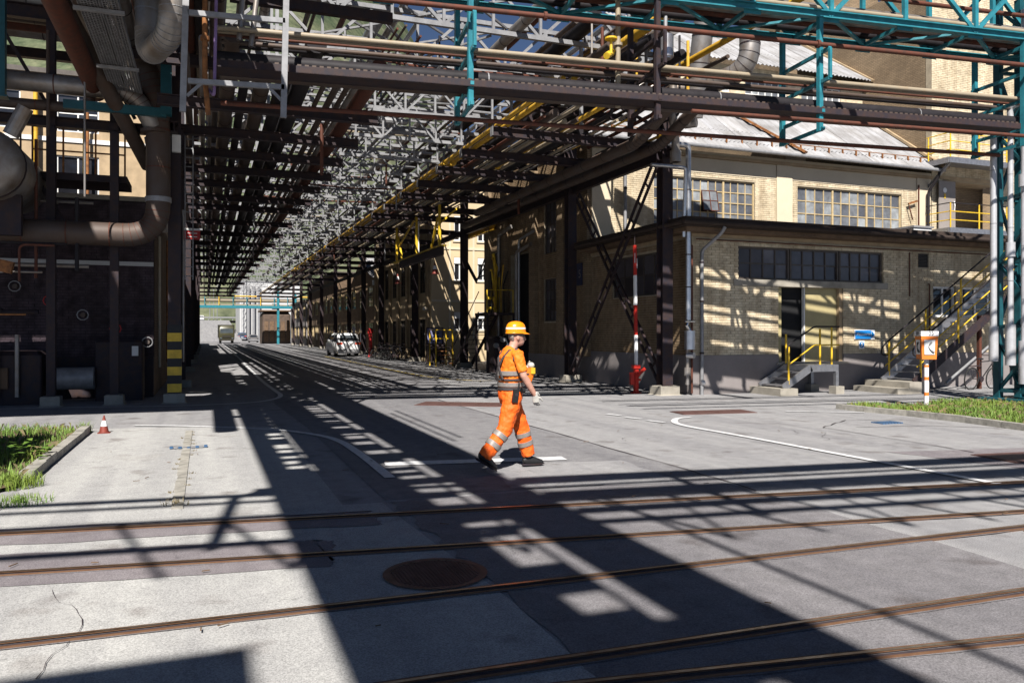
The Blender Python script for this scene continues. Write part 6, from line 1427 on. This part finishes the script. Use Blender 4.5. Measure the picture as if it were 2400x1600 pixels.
# ------------------------------------------------------------------ vehicles (local y forward)
def wheel(par, x, y, r=.31, w=.2):
    t_ = MB().tube([(x-w/2,y,r),(x+w/2,y,r)], r, 20).build('wheel', 'rubber', par, smooth=True); MB().tube([(x-w/2-.006,y,r),(x+w/2+.006,y,r)], r*.62, 14).build('rim', 'galvanised', t_)
def lerp_ring(rl, z):
    for i in range(len(rl)-1):
        if rl[i][0] <= z <= rl[i+1][0]:
            f = (z-rl[i][0])/(rl[i+1][0]-rl[i][0]); return [a+(c-a)*f for a, c in zip(rl[i], rl[i+1])]
def car(label, rl, paint, loc, rz, zw0, zw1, wb, wr=.31, lights='tail_light', group=None):
    t_ = thing('parked_car', label, 'car', (0,0,0), group)
    MB().rings(rl).build('body', paint, t_, smooth=True)
    a, c = lerp_ring(rl, zw0), lerp_ring(rl, zw1)
    for end, nm in ((3,'rear_window'),(4,'windscreen')):
        e = -.012 if end == 3 else .012
        MB()._a([(a[1]+.14,a[end]+e,zw0),(a[2]-.14,a[end]+e,zw0),(c[2]-.16,c[end]+e,zw1),(c[1]+.16,c[end]+e,zw1)], [(0,1,2,3)]).build(nm, 'car_glass', t_)
    for sd, e in ((1,-.012),(2,.012)):
        n_ = 3; L0, L1 = a[3]+.3, a[4]-.35
        for k in range(n_):
            y0 = L0+(L1-L0)*k/n_+.04; y1 = L0+(L1-L0)*(k+1)/n_-.04; f = lambda y, r0, r1: r0[3]+.12+(y-a[3]-.12)*((r1[4]-r0[3]-.3)/(a[4]-a[3]-.3)) if r0 is c else y
            MB()._a([(a[sd]+e,y0,zw0),(a[sd]+e,y1,zw0),(c[sd]+e,y1-.06*(k == n_-1),zw1),(c[sd]+e,y0+.06*(k == 0),zw1)], [(0,1,2,3)]).build('side_window', 'car_glass', t_)
    zl = zw0-.14; q = lerp_ring(rl, zl)
    for s_ in (-1,1):
        cx = (q[1]+q[2])/2; xx = cx+s_*((q[2]-q[1])/2-.2)
        MB().box(xx-.2,xx+.2,q[3]-.02,q[3]+.05,zl-.09,zl+.06).build('tail_light', lights, t_)
        MB().box(xx-.16,xx+.16,q[4]-.05,q[4]+.02,.58,.72).build('headlight', 'chrome', t_)
        MB().beam((cx+s_*((a[2]-a[1])/2+.0),a[4]-1.0,zw0+.06),(cx+s_*((a[2]-a[1])/2+.18),a[4]-1.0,zw0+.08),.06,.12).build('mirror', paint, t_)
    w0 = lerp_ring(rl, .45); MB().box(w0[1]+.05,w0[2]-.05,w0[3]-.06,w0[3]+.02,.36,.56).build('bumper', 'steel_grey', t_); MB().box(w0[1]+.05,w0[2]-.05,w0[4]-.02,w0[4]+.06,.36,.56).build('bumper', 'steel_grey', t_)
    cx = (w0[1]+w0[2])/2; MB().box(cx-.26,cx+.26,q[3]-.025,q[3],.72,.83).build('number_plate', 'frame_white', t_)
    for y in (-wb/2, wb/2):
        for s_ in (-1,1): wheel(t_, cx+s_*((w0[2]-w0[1])/2-.1), y, wr)
    t_.location = loc; t_.rotation_euler = (0,0,rz); return t_
VAN = [(.24,-.82,.82,-2.1,2.1,.2),(.45,-.86,.86,-2.2,2.25,.2),(.95,-.87,.87,-2.2,2.2,.18),(1.1,-.85,.85,-2.17,1.7,.2),(1.62,-.72,.72,-1.95,.7,.22),(1.73,-.62,.62,-1.8,.5,.25)]
SED = [(.2,-.8,.8,-2.1,2.1,.2),(.4,-.84,.84,-2.2,2.2,.25),(.85,-.84,.84,-2.15,2.15,.25),(.93,-.8,.8,-1.8,1.1,.2),(1.38,-.62,.62,-1.2,.3,.2),(1.44,-.55,.55,-1.0,.2,.2)]
SUV = [(.3,-.85,.85,-2.1,2.1,.15),(.55,-.9,.9,-2.2,2.2,.2),(1.05,-.9,.9,-2.2,2.2,.18),(1.15,-.86,.86,-2.1,1.0,.15),(1.72,-.75,.75,-1.9,.4,.15),(1.8,-.68,.68,-1.8,.3,.15)]
v_ = car('white minivan parked on the right side of the street, seen from behind', VAN, 'car_white', (9.75,61,0), R(3), 1.12, 1.58, 2.5)
car('dark blue car standing far down the street', SUV, 'car_blue', (7.6,185,0), 0, 1.18, 1.66, 2.6)
car('grey saloon car far down the street in front of the pale silo', SED, 'car_grey', (8.4,155,0), R(180), .95, 1.34, 2.5)
car('olive pickup like car far down the street next to the brown shed', SUV, 'car_green', (10.1,146,0), R(180), 1.18, 1.66, 2.6)
car('small white van on the raised road above the far ramp', VAN, 'car_white', (-1.0,275,5.6), 0, 1.12, 1.58, 2.5)
t = thing('truck', 'dark olive truck facing the camera at the far end of the street', 'truck', (3.4,142,0))
MB().rings([(.6,2.2,4.6,140,142.2,.15),(1.4,2.15,4.65,139.95,142.2,.18),(2.6,2.2,4.6,140.1,142.2,.2),(3.0,2.4,4.4,140.4,142.1,.2)]).build('cab', 'car_green', t, smooth=True); MB().box(2.4,4.4,139.99,140.12,1.65,2.45).build('windscreen', 'car_glass', t)
MB().box(2.1,4.7,142.3,147,.9,3.1).build('cargo_body', 'truck_dark', t); MB().box(2.3,4.5,139.85,140.0,.45,.75).build('bumper', 'truck_dark', t); MB().box(2.7,4.1,139.88,139.94,.95,1.35).build('grille', 'truck_dark', t)
for x in (2.5,4.3): MB().box(x-.15,x+.15,139.86,139.93,.8,.95).build('headlight', 'chrome', t); MB().box(x*1.0+(.35 if x > 3 else -.5),x+(.5 if x > 3 else -.35),140.1,140.25,1.7,2.3).build('mirror', 'black', t)
for y in (140.9,145.5):
    for x in (2.45,4.35): wheel(t, x, y, .45, .3)
# ------------------------------------------------------------------ bicycles
def bicycle(label):
    t_ = thing('bicycle', label, 'bicycle', (0,0,0), 'bicycles in the street rack')
    for x, nm in ((-.52,'rear_wheel'),(.52,'front_wheel')):
        pts = [(x+.33*math.cos(2*math.pi*k/22),0,.34+.33*math.sin(2*math.pi*k/22)) for k in range(23)]; wl = MB().tube(pts, .02, 6, cap=False).build(nm, 'rubber', t_)
        sp = MB()
        for k in range(12): a = 2*math.pi*k/12; sp.beam((x,.0,.34),(x+.32*math.cos(a),0,.34+.32*math.sin(a)),.005,.005)
        sp.build('spokes', 'chrome', wl, kind='stuff')
    for nm, a, c, r in (('top_tube',(-.15,0,.86),(.38,0,.88),.016),('down_tube',(-.05,0,.32),(.4,0,.8),.018),('seat_tube',(-.05,0,.32),(-.17,0,.92),.016),('chain_stay',(-.05,0,.32),(-.52,0,.34),.012),('seat_stay',(-.16,0,.85),(-.52,0,.34),.011),('fork',(.38,0,.9),(.52,0,.34),.015)):
        MB().tube([a,c], r, 8).build(nm, 'pipe_black', t_)
    MB().ell((-.19,0,.95),(.13,.07,.03)).build('saddle', 'black', t_, smooth=True); MB().tube([(.3,-.28,1.02),(.38,-.1,1.04),(.38,.1,1.04),(.3,.28,1.02)], .014, 8).build('handlebar', 'steel_dark', t_); MB().tube([(.38,0,.9),(.38,0,1.04)], .014, 8).build('stem', 'steel_dark', t_)
    MB().tube([(-.05,-.03,.32),(-.05,.03,.32)], .09, 14).build('chainring', 'steel_dark', t_); MB().beam((-.05,.06,.32),(.08,.06,.2),.012,.02).build('crank', 'steel_dark', t_)
    MB().beam((-.65,0,.72),(-.2,0,.74),.12,.012).build('carrier', 'steel_dark', t_); return t_
bk = bicycle('nearest bicycle in the row parked along the right frontage'); bk.location = (11.2,48.6,0); bk.rotation_euler = (R(4),0,R(8)); random.seed(9)
for k in range(9):
    d_ = dup(bk, (11.1+random.uniform(-.12,.12),49.2+k*.62,0), R(8+random.uniform(-10,10)), '%s bicycle in the row parked along the right frontage' % ORD[k+1]); d_.rotation_euler[0] = R(random.uniform(-5,5))
d_ = dup(bk, (22.4,17.75,0), R(5), 'bicycle leaning under the steel stair beside the teal column', 'x'); del d_['group']; d_.rotation_euler[0] = R(6)
t = thing('bicycle_rack', 'dark metal rack along the row of parked bicycles', 'rack', (11.6,51,0))
MB().tube([(11.9,48,.8),(11.9,55,.8)], .03, 8).build('top_rail', 'steel_dark', t)
for k in range(5): MB().tube([(11.9,48+k*1.75,0),(11.9,48+k*1.75,.8)], .03, 8).build('leg', 'steel_dark', t)
t = thing('red_hydrant_post', 'red post with cap beside the parked white minivan', 'post', (11.3,58,0)); MB().tube([(11.3,58,0),(11.3,58,.15),(11.3,58,1.7)], [.2,.13,.13], 14).build('barrel', 'red_sign', t); MB().tube([(11.3,58,1.7),(11.3,58,2.0),(11.3,58,2.1)], [.2,.2,.08], 14).build('cap', 'red_sign', t)
# ------------------------------------------------------------------ litter on the road
random.seed(31); twig = MB(); twig.beam((0,0,.004),(.06,.015,.006),.008,.006)
me = bpy.data.meshes.new('twig'); me.from_pydata(twig.v, [], twig.f); me.materials.append(MAT['wood'])
for k in range(46):
    x, y = random.uniform(-2.5,10), random.uniform(2.8,13); ob = bpy.data.objects.new('twig', me); COL.objects.link(ob); ob.location = (x,y,.02); s_ = random.uniform(.5,1.5); ob.scale = (s_,1,1); ob.rotation_euler = (0,0,random.uniform(0,6.28))
    tag(ob, 'tiny dark twig lying on the road surface', 'twig', 'litter on the road', 'thing')
